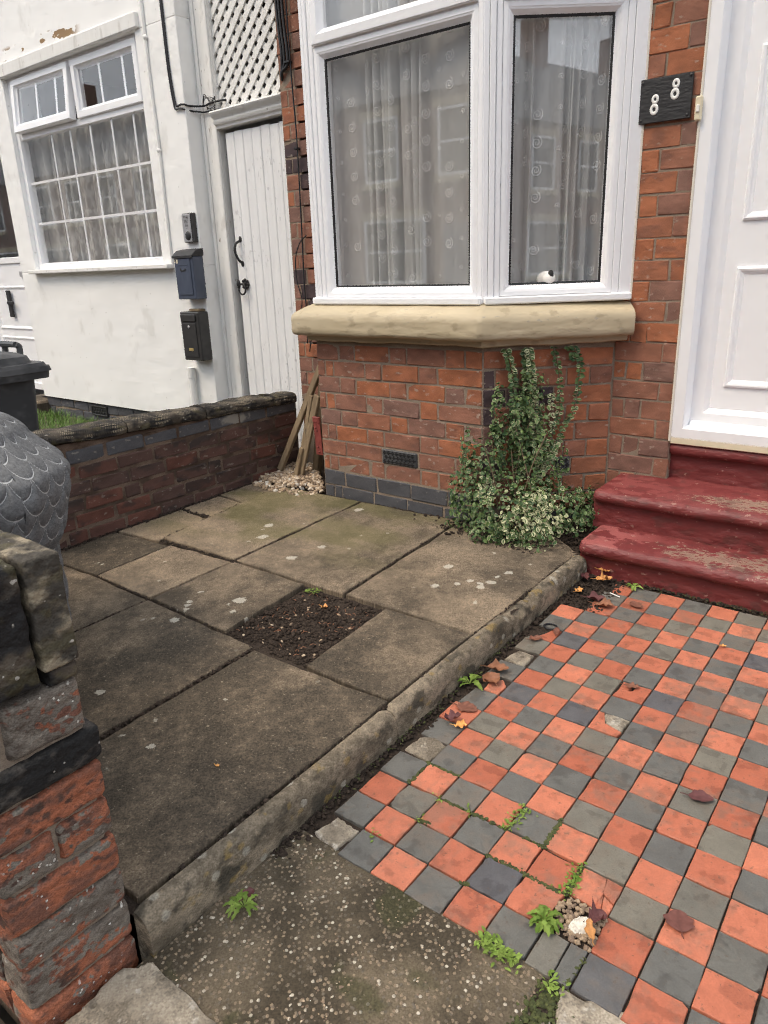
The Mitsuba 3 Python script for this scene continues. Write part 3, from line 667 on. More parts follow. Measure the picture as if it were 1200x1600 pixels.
m, tone = pebbles([(-2.03 + 0.4 * rr.random(), 1.58 + 0.44 * rr.random(), 0.104) for k in range(60)], 0.003 + 0.006 * rr.random(60) ** 2, 0.6, 16)
part('garden_soil', 'grit', m, 'pebble', kind='stuff', uv=tone * [0.7, 1])
st = []
for k in range(70):
    x, y, a, l = -2.03 + 0.4 * rr.random(), 1.58 + 0.44 * rr.random(), 6.28 * rr.random(), 0.008 + 0.02 * rr.random()
    st.append(tube([(x, y, 0.103), (x + l * math.cos(a) * .5, y + l * math.sin(a) * .5, 0.108), (x + l * math.cos(a), y + l * math.sin(a), 0.104)], 0.0011, 4))
part('garden_soil', 'twigs', join(st), 'dead_leaf', kind='stuff', uv=np.tile([[0.55, 0.2]], (sum(len(q[0]) for q in st), 1)))
# kerb: rounded concrete edging, three lengths
struct('kerb')
def kerb_piece(y0, y1, seed, broken=None):
    prof = [(0.0, -0.20), (0.0, -0.006), (0.003, 0.001), (0.016, 0.006), (0.032, 0.003), (0.044, -0.006), (0.051, -0.020), (0.055, -0.045), (0.056, -0.20)]
    st = []; n = max(6, int((y1 - y0) / 0.012))
    for k in range(n + 1):
        y = y0 + (y1 - y0) * k / n; x = -1.222 + 0.004 * math.sin(y * 2.2)
        e = min(k, n - k)
        st.append(((x, y, float(slab_z(x, y)) - 0.002 - 0.010 * max(0, 1 - e / 1.5)), (1, 0, 0), (0, 0, 1)))
    P = np.array(prof); dense = []
    for a, b in zip(P, np.roll(P, -1, 0)):
        m = max(1, int(np.hypot(*(b - a)) / 0.012))
        dense += [a + (b - a) * t / m for t in range(m)]
    v, f = outward(sweep(np.array(dense), st))
    d = meshkit.fbm(v * 16, 4, seed) - 0.5
    d2 = meshkit.fbm(v * 60, 3, seed + 9) - 0.5
    out = np.c_[np.ones(len(v)), np.zeros(len(v)), 0.6 * np.ones(len(v))]
    v = v + out * (0.006 * d + 0.0025 * d2)[:, None] * (v[:, 2:] > -0.02)
    if broken:
        w = np.exp(-((v[:, 1] - broken) / 0.16) ** 2) * np.clip((v[:, 2] - slab_z(v[:, 0], v[:, 1]) + 0.045) / 0.045, 0, 1)
        v[:, 2] -= w * (0.020 + 0.035 * np.clip(d * 3 + .1, -0.3, 1)); v[:, 0] -= w * 0.006
    part('kerb', 'kerbstone', (v, f), 'kerb_concrete', smooth=40, label=None)
kerb_piece(0.60, 1.497, 1); kerb_piece(1.500, 2.236, 2); kerb_piece(2.239, 2.925, 3, 2.33)

# ------------------------------------------------------------------ brick laying
def lay(parent, O, U, N, z_top, rows, pitch=0.0906, joint=0.0095, proud=0.006, depth=0.05, bsdf='brick', r=None, rough=0.0012, ch=0.0026):
    """rows: list (top row first) of lists of (length, tone) ; None length entries are gaps. O at the start of the face"""
    r = r or rng
    for k, row in enumerate(rows):
        z1 = z_top - pitch * k; z0 = z1 - pitch + joint; u = 0.0
        for item in row:
            L, tone = item[0], item[1]
            b = item[2] if len(item) > 2 else bsdf
            if tone is not None:
                j = 0.5 * joint
                m = cbox(u + j + r.normal(0, .0012), u + L - j + r.normal(0, .0012), -depth, r.normal(0, 0.0012) , z0 + r.normal(0, .001), z1 + r.normal(0, .001), ch * (0.7 + 0.8 * r.random()), rough, r)
                m = framed(m, O, U, N)
                part(parent, 'brick', m, b, uv=uvc(m, tone, r.random()))
            u += L
def fit(lens, total):
    s = total / sum(lens); return [l * s for l in lens]

# ------------------------------------------------------------------ the brick house with the bay window
house = thing('brick_house', 'orange brick house with white framed bay window, cream sill and white front door', 'house')
W = 3.48
A = np.array([-1.79, 3.05]); B = np.array([-1.315, 3.48]); CU = np.append((B - A) / np.hypot(*(B - A)), 0); CN = np.array([CU[1], -CU[0], 0])
from shapely.geometry import Polygon
def prism(poly, z0, z1):
    m = trimesh.creation.extrude_polygon(Polygon(poly), z1 - z0, engine='earcut'); m.apply_translation([0, 0, z0]); return tm(m)
walls = [prism([(-2.863, 3.0530), (-1.7920, 3.0530), (-1.3195, 3.4836), (-1.322, 3.7), (-3.04, 3.7), (-3.04, 3.486)], -0.1, 1.035),
         cbox(-1.320, -1.02, W + .0032, 3.78, -0.1, 3.2, .001), cbox(-3.43, -3.30, W + .0032, 3.80, -0.1, 3.2, .001),
         cbox(-3.43, 3.0, W + .006, 3.8, 3.201, 6.2, .001), cbox(0.02, 3.0, W + .006, 3.78, -0.1, 3.2, .001), cbox(-3.43, -3.2, 3.801, 8.5, -0.1, 6.2, .001), cbox(2.8, 3.0, 3.801, 8.5, -0.1, 6.2, .001), cbox(-3.43, 3.0, 8.501, 8.7, -0.1, 6.2, .001)]
wall = part(house, 'wall', join(walls), 'mortar')
br = np.random.default_rng(3)
def tones(n, lo=0.0, hi=0.62, dark=0.06):
    return [0.9 if br.random() < dark else lo + (hi - lo) * br.random() for _ in range(n)]
Z1 = 1.006
front = []
for k in range(10):
    if k >= 8:
        L = fit(([.165, .235, .235, .235, .205] if k == 8 else [.075, .06, .235, .235, .235, .23]), 1.075); front.append([(l, br.random(), 'blue_brick') for l in L]); continue
    if k == 6:
        row = [(.185, .3), (.257, .35), (.245, None), (.235, .45), (.153, .5)]
    else:
        L = fit([.16, .115, .235, .115, .235, .115, .10] if k % 2 == 0 else [.055, .065, .225, .115, .24, .115, .26], 1.075)
        t = tones(len(L), 0.05, 0.60, 0.0)
        if k in (0, 1): t = [0.08 + .35 * br.random() for _ in t]; t[-1] = 0.02
        if k in (2, 3): t[-2 if k == 2 else -3] = 0.62
        row = list(zip(L, t))
    front.append(row)
lay(wall, (-2.865, 3.05, 0), (1, 0, 0), (0, -1, 0), Z1, front, r=br)
cant = []
for k in range(11):
    if k >= 9:
        L = fit([.10, .235, .235, .07], .64); cant.append([(l, br.random(), 'blue_brick') for l in L]); continue
    L = fit([.115, .235, .115, .175] if k % 2 == 0 else [.06, .115, .235, .115, .115], .64); t = tones(len(L), 0.0, 0.35, 0.0)
    if 1 <= k <= 7: t[0] = 0.72 + .12 * br.random()
    if k == 2: t[1] = .88
    row = list(zip(L, t))
    if k == 6: row = [(.10, .9), (.27, .3), (.08, None), (.19, .2)]
    cant.append(row)
lay(wall, (A[0], A[1], 0), CU, CN, Z1, cant, r=br)
# brick pier between the bay and the door, and the strip beside the gate
rows = []
for k in range(30):
    if k % 2 == 0: L = fit([.225, .072], .297)
    else: L = fit([.055 + .02 * br.random(), .08, .15], .297)
    t = tones(len(L), 0.0, 0.30, 0.0)
    if br.random() < .6: t[-1] = 0.25 + .4 * br.random()
    if k > 23: t = [x + 0.25 for x in t]
    rows.append(list(zip(L, t)))
lay(wall, (-1.316, W, 0), (1, 0, 0), (0, -1, 0), 3.02, rows, r=br, joint=.007)
rows = []
for k in range(29):
    L = [.115, .115] if k % 2 == 0 else [.06, .17]
    rows.append(list(zip(L, [0.9 if br.random() < .12 else 0.15 + .55 * br.random() for _ in L])))
lay(wall, (-3.43, W, 0), (1, 0, 0), (0, -1, 0), 3.03, rows, r=br)
roof = join([(np.array([[-3.6, 3.2, 6.1], [3.1, 3.2, 6.1], [3.1, 6.1, 8.4], [-3.6, 6.1, 8.4], [-3.6, 9.0, 6.1], [3.1, 9.0, 6.1]]), np.array([[0, 1, 2, 3], [3, 2, 5, 4]]))])
part(house, 'roof', roof, 'roof_slate')
room = join([cbox(-3.2, 1.5, 6.6, 6.75, 0.2, 3.1), cbox(-3.2, 2.8, 3.79, 8.45, 3.12, 3.195), cbox(-3.2, 2.8, 3.5, 8.4, .12, .2), cbox(-1.05, -0.96, 3.8, 6.6, .2, 3.12), cbox(-3.2, -3.12, 3.8, 6.6, .2, 3.12), cbox(-3.32, -1.33, 3.13, 3.785, 3.06, 3.12)])
part(house, 'interior', room, 'room_paint')

def air_brick(O, U, N, w, h, nx, nz):
    fr = [cbox(0, w, -.03, .002, 0, h, .006)]
    body = part(house, 'air_brick', framed(join(fr), O, U, N), 'bin_plastic')
    st = []
    for i in range(nx):
        for j in range(nz):
            cx, cz = w * (i + .8 + .35 * (j % 2)) / (nx + .9), h * (j + .75) / (nz + .5)
            st += [cbox(cx - .011, cx + .011, .0025, .006, cz - .0035, cz + .0035, .001), cbox(cx - .0035, cx + .0035, .0025, .006, cz - .011, cz + .011, .001)]
    part(body, 'grille', framed(join(st), O, U, N), 'rubber')
air_brick((-2.42, 3.047, .378), (1, 0, 0), (0, -1, 0), .236, .082, 8, 3)
p = np.append(A, 0) + CU * .374 + CN * .003
air_brick(p + [0, 0, .392], CU, CN, .072, .082, 3, 3)

# painted stone sill round the bay
def mitre_path(pts):
    pts = [np.array(p, float) for p in pts]; out = []
    for k, p in enumerate(pts):
        d1 = pts[k] - pts[k - 1] if k else pts[1] - pts[0]; d2 = pts[k + 1] - pts[k] if k < len(pts) - 1 else d1
        d1 /= np.hypot(*d1); d2 /= np.hypot(*d2); n1 = np.array([d1[1], -d1[0]]); n2 = np.array([d2[1], -d2[0]])
        m = n1 + n2; m /= (m @ n1)
        out.append((p, m))
    return out
prof = np.array([(-.06, 1.03), (.030, 1.03), (.040, 1.036), (.042, 1.062), (.086, 1.064), (.102, 1.070), (.109, 1.082), (.111, 1.10), (.110, 1.150), (.105, 1.168), (.092, 1.182), (.046, 1.206), (0, 1.224), (-.06, 1.228)])
mp = mitre_path([(-3.07, 3.52), (-2.865, 3.05), (-1.79, 3.05), (-1.282, 3.51)])
st = []
for (p, m), (q, mm) in zip(mp, mp[1:]):
    n = max(2, int(np.hypot(*(q - p)) / 0.02))
    for t in np.arange(n) / n: st.append((*(p + (q - p) * t), *(m + (mm - m) * t)))
st.append((*mp[-1][0], *mp[-1][1]))
dp = []
for a, b in zip(prof, prof[1:]):
    n = max(1, int(np.hypot(*(b - a)) / .012)); dp += [a + (b - a) * t / n for t in range(n)]
dp.append(prof[-1]); dp = np.array(dp)
v, f = outward(sweep(dp, [((s[0], s[1], 0), (s[2], s[3], 0), (0, 0, 1)) for s in st]))
nn = meshkit.fbm(v * [7, 7, 10], 4, 4) - .5
low = np.clip((1.10 - v[:, 2]) / .05, 0, 1)
v[:, 2] += 0.008 * nn * (1 + 2.2 * low); v[:, 1] -= 0.008 * (meshkit.fbm(v * 9 + 7, 3, 8) - .5)
sill = part(house, 'bay_sill', (v, f), 'cream_paint', smooth=35)

# bay window joinery
FU, FN, FO = (1, 0, 0), (0, -1, 0), (0, 3.05, 0)
PA, PB = np.array([-1.80, 3.05]), np.array([-1.262, 3.48]); PU = np.append((PB - PA) / np.hypot(*(PB - PA)), 0); PN = np.array([PU[1], -PU[0], 0]); PO = (PA[0], PA[1], 0)
fixed = [(0, -.07), (0, .0), (.020, .0), (.023, -.002), (.030, -.004), (.050, -.022), (.050, -.07)]
sash = [(0, -.03), (0, .014), (.004, .018), (.040, .020), (.046, .014), (.066, -.008), (.066, -.03)]
_l = np.array([-.20, .43]) / np.hypot(.20, .43); LU, LN, LO = (_l[0], _l[1], 0), (-_l[1], _l[0], 0), (-2.84, 3.05, 0)
posts = [cbox(-2.842, -2.818, -.06, .004, 1.228, 3.3, .003), cbox(-2.816, -2.792, -.06, .008, 1.228, 3.3, .003), cbox(-2.790, -2.762, -.06, .004, 1.228, 3.3, .003), cbox(-1.824, -1.797, -.06, .003, 1.228, 3.3, .003), cbox(-2.76, -1.826, -.06, -.002, 2.405, 2.437, .002)]
frame = [framed(m, FO, FU, FN) for m in posts + [rect_frame(-2.76, -1.826, 1.258, 2.424, [(a, b - .0015) for a, b in fixed[:2]] + fixed[2:])]]
frame += [framed(m, PO, PU, PN) for m in [cbox(.002, .026, -.05, .004, 1.228, 3.3, .003), cbox(.028, .054, -.05, .008, 1.228, 3.3, .003), cbox(.056, .081, -.05, .003, 1.228, 3.3, .003), cbox(.602, .632, -.05, .004, 1.228, 3.3, .003), cbox(.634, .690, -.05, .007, 1.228, 3.3, .003), cbox(.083, .60, -.06, -.002, 2.405, 2.437, .002),
                                          rect_frame(.083, .60, 1.258, 2.424, [(a * .92, b) for a, b in fixed])]]
frame += [framed(m, LO, LU, LN) for m in [cbox(.402, .470, -.05, .004, 1.228, 3.3, .003), cbox(.002, .081, -.05, .004, 1.228, 3.3, .003), rect_frame(.083, .40, 1.258, 2.424, fixed)]]
win = part(house, 'bay_window', join(frame), 'upvc')
part(win, 'sash', framed(rect_frame(-2.756, -1.828, 2.434, 3.28, sash), FO, FU, FN), 'upvc')
part(win, 'sash', framed(rect_frame(.085, .598, 2.434, 3.28, sash), PO, PU, PN), 'upvc')
part(win, 'sash', framed(rect_frame(.085, .398, 2.434, 3.28, sash), LO, LU, LN), 'upvc')
cill = [framed(cbox(-2.845, -1.795, -.06, .028, 1.222, 1.256, .006), FO, FU, FN), framed(cbox(.012, .69, -.06, .028, 1.222, 1.2555, .006), PO, PU, PN), framed(cbox(.012, .47, -.06, .028, 1.222, 1.2555, .006), LO, LU, LN)]
part(win, 'cill', join(cill), 'upvc')
def pane_mesh(x0, x1, z0, z1, out, O, U, N):
    return framed((np.array([[x0, out, z0], [x1, out, z0], [x1, out, z1], [x0, out, z1]]), np.array([[0, 1, 2], [0, 2, 3]])), O, U, N)
part(win, 'pane', pane_mesh(-2.712, -1.874, 1.306, 2.376, -.030, FO, FU, FN), 'pane')
part(win, 'pane', pane_mesh(.128, .556, 1.303, 2.379, -.030, PO, PU, PN), 'pane')
part(win, 'pane', pane_mesh(-2.692, -1.892, 2.498, 3.2, -.014, FO, FU, FN), 'pane')
part(win, 'pane', pane_mesh(.148, .535, 2.498, 3.2, -.014, PO, PU, PN), 'pane')
part(win, 'pane', pane_mesh(.128, .356, 1.306, 2.376, -.030, LO, LU, LN), 'pane')
part(win, 'pane', pane_mesh(.148, .335, 2.498, 3.2, -.014, LO, LU, LN), 'pane')
part(win, 'pane', pane_mesh(-2.712, -1.874, 1.306, 2.376, -.050, FO, FU, FN), 'pane')
part(win, 'pane', pane_mesh(.128, .556, 1.303, 2.379, -.050, PO, PU, PN), 'pane')
def gasket(x0, x1, z0, z1, O, U, N):
    return framed(rect_frame(x0, x1, z0, z1, [(-.002, -.021), (.009, -.024), (.009, -.032)]), O, U, N)
part(win, 'gasket', join([gasket(-2.711, -1.875, 1.307, 2.375, FO, FU, FN), gasket(.129, .555, 1.304, 2.378, PO, PU, PN)]), 'rubber')
part(house, 'bay_head', prism([(-2.86, 3.10), (-1.80, 3.10), (-1.28, 3.47), (-3.05, 3.47)], 3.31, 3.36), 'upvc')

# net curtains just behind the panes
def curtain(label, x0, x1, z0, z1, out, O, U, N, gathers, seed, bs='net', amp=.012):
    n = 340; s = np.linspace(0, 1, n); r = np.random.default_rng(seed)
    f = np.full(n, 3.0)
    for c, w, k in gathers: f += k * np.exp(-((s - c) / w) ** 2)
    ph = np.cumsum(f) / n * 2 * math.pi
    dep = np.sin(ph) + .5 * np.sin(ph * 1.7 + 1) + .35 * np.sin(ph * .43 + seed)
    L = x1 - x0; x = x0 + L * s
    arc = np.r_[0, np.cumsum(np.hypot(np.diff(x), np.diff(dep * amp)))]
    zz = np.linspace(z0, z1, 15); V, UVs = [], []
    for q, z in enumerate(zz):
        sw = .004 * np.sin(z * 2 + s * 9 + seed)
        V.append(np.stack([x + sw + .012 * (zz[-1] - z) * np.sin(ph * .31 + seed), out + dep * amp * (1 + .25 * np.sin(z * 3 + s * 5)), np.full(n, z)], 1)); UVs.append(np.stack([arc, np.full(n, z)], 1))
    V = np.vstack(V); UVs = np.vstack(UVs); i, j = np.meshgrid(np.arange(14), np.arange(n - 1), indexing='ij'); a = i * n + j
    q = np.stack([a, a + 1, a + n + 1, a + n], -1).reshape(-1, 4)
    m = framed((V, np.vstack([q[:, [0, 1, 2]], q[:, [0, 2, 3]]])), O, U, N)
    k = solid('net_curtain', label, 'curtain', m, bs, smooth=True, uv=UVs)
    if bs != 'net': return
    T_, Sx = [], V.reshape(15, n, 3)
    def surf(u, z):
        t = np.clip((z - z0) / (z1 - z0) * 14, 0, 13.999); q = t.astype(int); w = (t - q)[:, None]
        P_ = np.stack([np.interp(u, arc, Sx[0, :, c]) for c in range(3)], 1) * 0
        for c in range(3):
            lo = np.array([np.interp(uu, arc, Sx[qq, :, c]) for uu, qq in zip(u, q)]); hi = np.array([np.interp(uu, arc, Sx[qq + 1, :, c]) for uu, qq in zip(u, q)])
            P_[:, c] = lo * (1 - w[:, 0]) + hi * w[:, 0]
        P_[:, 1] += .0025; P_[:, 2] = z
        return P_
    col = 0; u0 = .03
    while u0 < arc[-1] - .03:
        big = col % 2 == 0; zc = z0 + .05 + .11 * r.random()
        while zc < 2.5:
            if r.random() < .25:
                zc += .113; continue
            Rm, turns, w = (.0235, 2.15, .0017) if big else (.0115, 1.5, .0014); t = np.linspace(.08, 1, 34 if big else 20); a = t * turns * 2 * math.pi + r.random() * .5
            c = np.stack([u0 + Rm * t * np.cos(a), zc + Rm * 1.1 * t * np.sin(a)], 1); d = np.gradient(c, axis=0); d /= np.linalg.norm(d, axis=1, keepdims=True); e = np.stack([-d[:, 1], d[:, 0]], 1) * w
            L_, R__ = surf(*(c + e).T), surf(*(c - e).T); m_ = len(c); q = np.arange(m_ - 1)
            T_.append((np.vstack([L_, R__]), np.vstack([np.stack([q, q + 1, q + 1 + m_], 1), np.stack([q, q + 1 + m_, q + m_], 1)])))
            zc += .113 if big else .118 + .05 * r.random()
        u0 += (.075 if big else .060) * (.8 + .5 * r.random()); col += 1
    part(k, 'embroidery', framed(join(T_), O, U, N), 'thread', kind='stuff')
curtain('sheer net curtain with white spirals behind the wide front pane of the bay window', -2.80, -1.83, 1.26, 3.1, -.115, FO, FU, FN, [(.40, .09, 30), (.60, .06, 18)], 1, amp=.021)
curtain('sheer net curtain with white spirals behind the narrow angled pane beside the number sign', .06, .64, 1.26, 3.1, -.10, PO, PU, PN, [(.62, .09, 24), (.30, .04, 10)], 2, amp=.018)

# soft toy on the window board
t = thing('soft_toy', 'small black and white ornament on the window board, low in the narrow angled pane', 'ornament')
def at_p(s, out, z): return np.array(PO) + PU * s + PN * out + np.array([0, 0, z])
c = at_p(.31, -.055, 1.325)
sp = tm(trimesh.creation.icosphere(subdivisions=3))
part(t, 'head', (sp[0] * [.045, .034, .036] + c, sp[1]), 'toy_white', smooth=True)
part(t, 'ear', (sp[0] * [.014, .012, .020] + at_p(.325, -.030, 1.345), sp[1]), 'toy_black', smooth=True)
part(t, 'body', (sp[0] * [.055, .04, .035] + at_p(.30, -.06, 1.278), sp[1]), 'toy_white', smooth=True)

# front door
DO = (0, 3.49, 0)
fr = part(house, 'door_frame', framed(rect_frame(-1.018, 0.015, .592, 2.95, [(0, -.05), (0, .012), (.004, .016), (.050, .016), (.054, .012), (.058, -.02), (.062, -.055), (.062, -.1)]), DO, FU, FN), 'upvc')
DL = (0, 3.545, 0)
leaf = [rect_frame(-.956, -.05, .655, 2.88, [(0, -.05), (0, 0), (.055, 0), (.060, -.003), (.078, -.014), (.080, -.03)]), cbox(-.88, -.126, -.03, -.0135, .733, 2.80, .001)]
mould = [(0, -.014), (.003, -.004), (.010, .001), (.018, -.001), (.024, -.008), (.030, -.010), (.034, -.0135)]
door = part(house, 'front_door', framed(join(leaf), DL, FU, FN), 'upvc')
for z0, z1 in ((.835, 1.355), (1.538, 2.19), (2.33, 2.72)):
    part(door, 'panel_moulding', framed(rect_frame(-.828, -.178, z0, z1, mould), DL, FU, FN), 'upvc')
part(door, 'weather_bar', framed(sweep(np.array([(0, .672), (.012, .668), (.034, .648), (.034, .640), (.026, .636), (0, .636)]), [((-.95, 0, 0), (0, 1, 0), (0, 0, 1)), ((-.055, 0, 0), (0, 1, 0), (0, 0, 1))]), DL, FU, FN), 'upvc')
part(house, 'threshold', framed(join([cbox(-.956, -.05, -.03, .045, .606, .628, .006)]), DL, FU, FN), 'silver')
part(house, 'threshold_gap', framed(cbox(-.95, -.055, -.06, .002, .629, .654, .001), DL, FU, FN), 'rubber')
part(house, 'door_board', framed(cbox(-1.018, .015, -.08, .016, .566, .605, .004), DO, FU, FN), 'cream_plastic')
part(house, 'sealant', join([tube([(-1.02, 3.473, .58), (-1.019, 3.473, 2.95)], .006, 6), tube([np.array(PO) + PU * .693 + PN * .004 + [0, 0, z] for z in (1.225, 3.2)], .006, 6)]), 'sealant')

# three painted steps
steps = thing('front_steps', 'worn dark red painted steps up to the white front door', 'steps')
def step(x0, x1, yn, yr, yb, zb, z0, z1, seed):
    h = z1 - z0; arc = [(yn + .030 - .030 * math.cos(a), z0 + h * .5 + h * .5 * math.sin(a)) for a in np.linspace(-math.pi / 2, math.pi / 2, 11)]
    P = [(yb, zb), (yr, zb), (yr, z0 - .012), (yr - .004, z0)] + arc + [(yb, z1 + .004)]
    P = np.array(P); D = []
    for a, b in zip(P, np.roll(P, -1, 0)):
        n = max(1, int(np.hypot(*(b - a)) / .02)); D += [a + (b - a) * t / n for t in range(n)]
    D = np.array(D); xs = np.r_[x0, x0 + .006, x0 + .018, np.arange(x0 + .036, x1, .02), x1]
    c = np.array([(yn + .03), (z0 + z1) / 2]); st = []
    for k, x in enumerate(xs):
        st.append(((x, 0, 0), (0, 1, 0), (0, 0, 1)))
    v, f = outward(sweep(D, st))
    e = np.clip((v[:, 0] - x0) / .03, 0, 1); sh = 1 - np.sqrt(np.clip(1 - (1 - e) ** 2, 0, 1))
    fr_ = np.clip((yr - v[:, 1]) / .03, 0, 1)
    v[:, 1] += sh * .03 * fr_; v[:, 2] += -sh * .012 * np.sign(v[:, 2] - (z0 + z1) / 2) * (v[:, 2] > z0 - .005)
    d = meshkit.fbm(v * [5, 9, 9], 4, seed) - .5; d2 = meshkit.fbm(v * 28, 3, seed + 3) - .5
    v[:, 2] += .010 * d + .003 * d2; v[:, 1] += .010 * (meshkit.fbm(v * 8 + 5, 3, seed + 6) - .5)
    part(steps, 'step', (v, f), 'step_paint', smooth=38)
step(-1.212, 0.55, 2.908, 2.948, 3.20, -.03, .148, .214, 1)
step(-1.248, 0.55, 3.128, 3.168, 3.535, .20, .330, .386, 2)
step(-1.030, 0.05, 3.480, 3.520, 3.60, .375, .508, .572, 3)

# house number sign
sg = thing('house_number_sign', 'black slate sign with two white metal eights on the brickwork beside the door', 'sign')
SO = (0, W - .004, 0)
v, f = cbox(-1.271, -1.056, 0, .013, 1.948, 2.117, .002)
part(sg, 'plate', framed((v, f), SO, FU, FN), 'slate')
def eight(cx, cz, h, lean):
    ms = []
    for zc, R, rr_ in ((cz - h * .245, h * .180, h * .085), (cz + h * .255, h * .150, h * .078)):
        ring = trimesh.creation.torus(R, rr_, major_sections=28, minor_sections=10)
        vv = ring.vertices[:, [0, 2, 1]] * [.92, .55, 1.12]
        ms.append((vv + [cx + (zc - cz) * lean, .0135, zc], ring.faces[:, ::-1]))
    return join(ms)
for cx, cz, h in ((-1.206, 2.017, .076), (-1.124, 2.064, .076)):
    part(sg, 'numeral', framed(outward(eight(cx, cz, h, .05)), SO, FU, FN), 'white_paint', smooth=True)
for cx, cz in ((-1.262, 2.104), (-1.066, 2.106), (-1.261, 1.960), (-1.069, 1.961)):
    part(sg, 'screw', framed((sp[0] * [.0065, .003, .0065] + [cx, .0135, cz], sp[1]), SO, FU, FN), 'slate', smooth=True)
t = thing('door_bell', 'small cream plastic bell push on the edge of the white door frame', 'bell push')
part(t, 'case', framed(cbox(-1.036, -1.010, .0, .022, 1.932, 2.022, .004), (0, 3.472, 0), FU, FN), 'cream_plastic')
part(t, 'button', framed(cbox(-1.030, -1.016, .022, .028, 1.962, 1.990, .003), (0, 3.472, 0), FU, FN), 'toy_white')

# ------------------------------------------------------------------ garden boundary wall between the two houses
bw = thing('boundary_wall', 'low sooty brick garden wall with blackened rounded coping between the two gardens', 'wall')
wr = np.random.default_rng(17)
core = part(bw, 'core', join([cbox(-3.63, -3.4785, .52, 3.47, -.12, .578, .004), outward(sweep(np.array([(.53, .579), (3.46, .579), (3.46, .560), (.53, .665)]) if False else np.array([(.53, .5785), (2.85, .5785), (.53, .664)]), [((-3.625, 0, 0), (0, 1, 0), (0, 0, 1)), ((-3.480, 0, 0), (0, 1, 0), (0, 0, 1))]))]), 'old_mortar')
rows = []
for k in range(7):
    L = [.11] if k % 2 else [.055, .11]
    while sum(L) < 2.86: L.append(.232 if wr.random() < .75 else .112)
    L[-1] -= sum(L) - 2.86
    if L[-1] < .05: L[-2] += L[-1]; L.pop()
    rows.append([(l, wr.random(), 'blue_brick' if k == 0 else 'old_brick') for l in L])
lay(core, (-3.474, .60, 0), (0, 1, 0), (1, 0, 0), .577, rows, pitch=.0842, joint=.012, proud=.004, rough=.0016, ch=.006, r=wr)
y, k = .53, 0
while y < 3.44:
    L = min(.50 + .12 * wr.random(), 3.465 - y)
    prof = np.array([(-.185, .0), (.010, .002), (.018, .010), (.019, .036), (.010, .056), (-.02, .066), (-.08, .070), (-.15, .064), (-.178, .046), (-.188, .014)])
    D = []
    for a, b in zip(prof, np.roll(prof, -1, 0)):
        n = max(1, int(np.hypot(*(b - a)) / .014)); D += [a + (b - a) * q / n for q in range(n)]
    n = int(L / .010); st = []
    for q in range(n + 1):
        yy = y + .004 + (L - .008) * q / n; e = min(q, n - q); s = 1 - .05 * max(0, 1 - e / 1.5)
        st.append(((-3.474 - .09 * (1 - s), yy, .032 * (1 - s) + .622 - .036 * (yy - 1.69)), (s, 0, 0), (0, 0, s)))
    v, f = outward(sweep(np.array(D), st))
    d = meshkit.fbm(v * 11 + k * 3, 4, 20 + k) - .5; d2 = meshkit.fbm(v * 45, 3, 40 + k) - .5
    v = v + np.stack([.026 * d, 0 * d, .032 * d], 1) * np.clip((v[:, 2:] - .565) / .02, 0, 1)
    part(bw, 'coping_stone', (v, f), 'coping', smooth=45, uv=None if True else 0)
    y += L; k += 1

# ------------------------------------------------------------------ street wall, seen end-on at the lower left
fw = thing('front_wall', 'weathered brick end of the street wall with black coping and sandy corner stone, lower left', 'wall')
fr_ = np.random.default_rng(23)
fcore = part(fw, 'core', cbox(-3.9, -1.222, .376, .582, -.12, .70, .01), 'mortar')
levels = [(-.045, .046, 'A', .35), (.056, .142, 'A', .55), (.152, .232, 'A', .6), (.242, .325, 'A', .05), (.335, .418, 'B', .35), (.428, .506, 'A', .2), (.516, .588, 'A', 1.0), (.598, .706, 'C', .72)]
def rough_block(x0, x1, y0, y1, z0, z1, seed, amp=.006, res=.018, round_=.012):
    b = trimesh.creation.box(extents=(x1 - x0, y1 - y0, z1 - z0)); v, f = tm(b)
    v, f = trimesh.remesh.subdivide_to_size(v, f, res)
    h = np.array([x1 - x0, y1 - y0, z1 - z0]) / 2
    q = np.abs(v) - (h - round_); qq = np.clip(q, 0, None); ln = np.linalg.norm(qq, axis=1, keepdims=True)
    m = (ln[:, 0] > round_)
    v = np.where(m[:, None], np.sign(v) * (np.minimum(np.abs(v), h - round_) + qq / np.maximum(ln, 1e-9) * round_), v)
    v = v + [(x0 + x1) / 2, (y0 + y1) / 2, (z0 + z1) / 2]
    nrm = v - [(x0 + x1) / 2, (y0 + y1) / 2, (z0 + z1) / 2]; nrm = nrm / h; nrm = nrm / np.linalg.norm(nrm, axis=1, keepdims=True)
    d = meshkit.fbm(v * 26 + seed, 4, seed) - .5; d2 = meshkit.fbm(v * 80 + seed, 3, seed + 1) - .5
    return v + nrm * (amp * 1.6 * d + amp * .8 * d2)[:, None], f
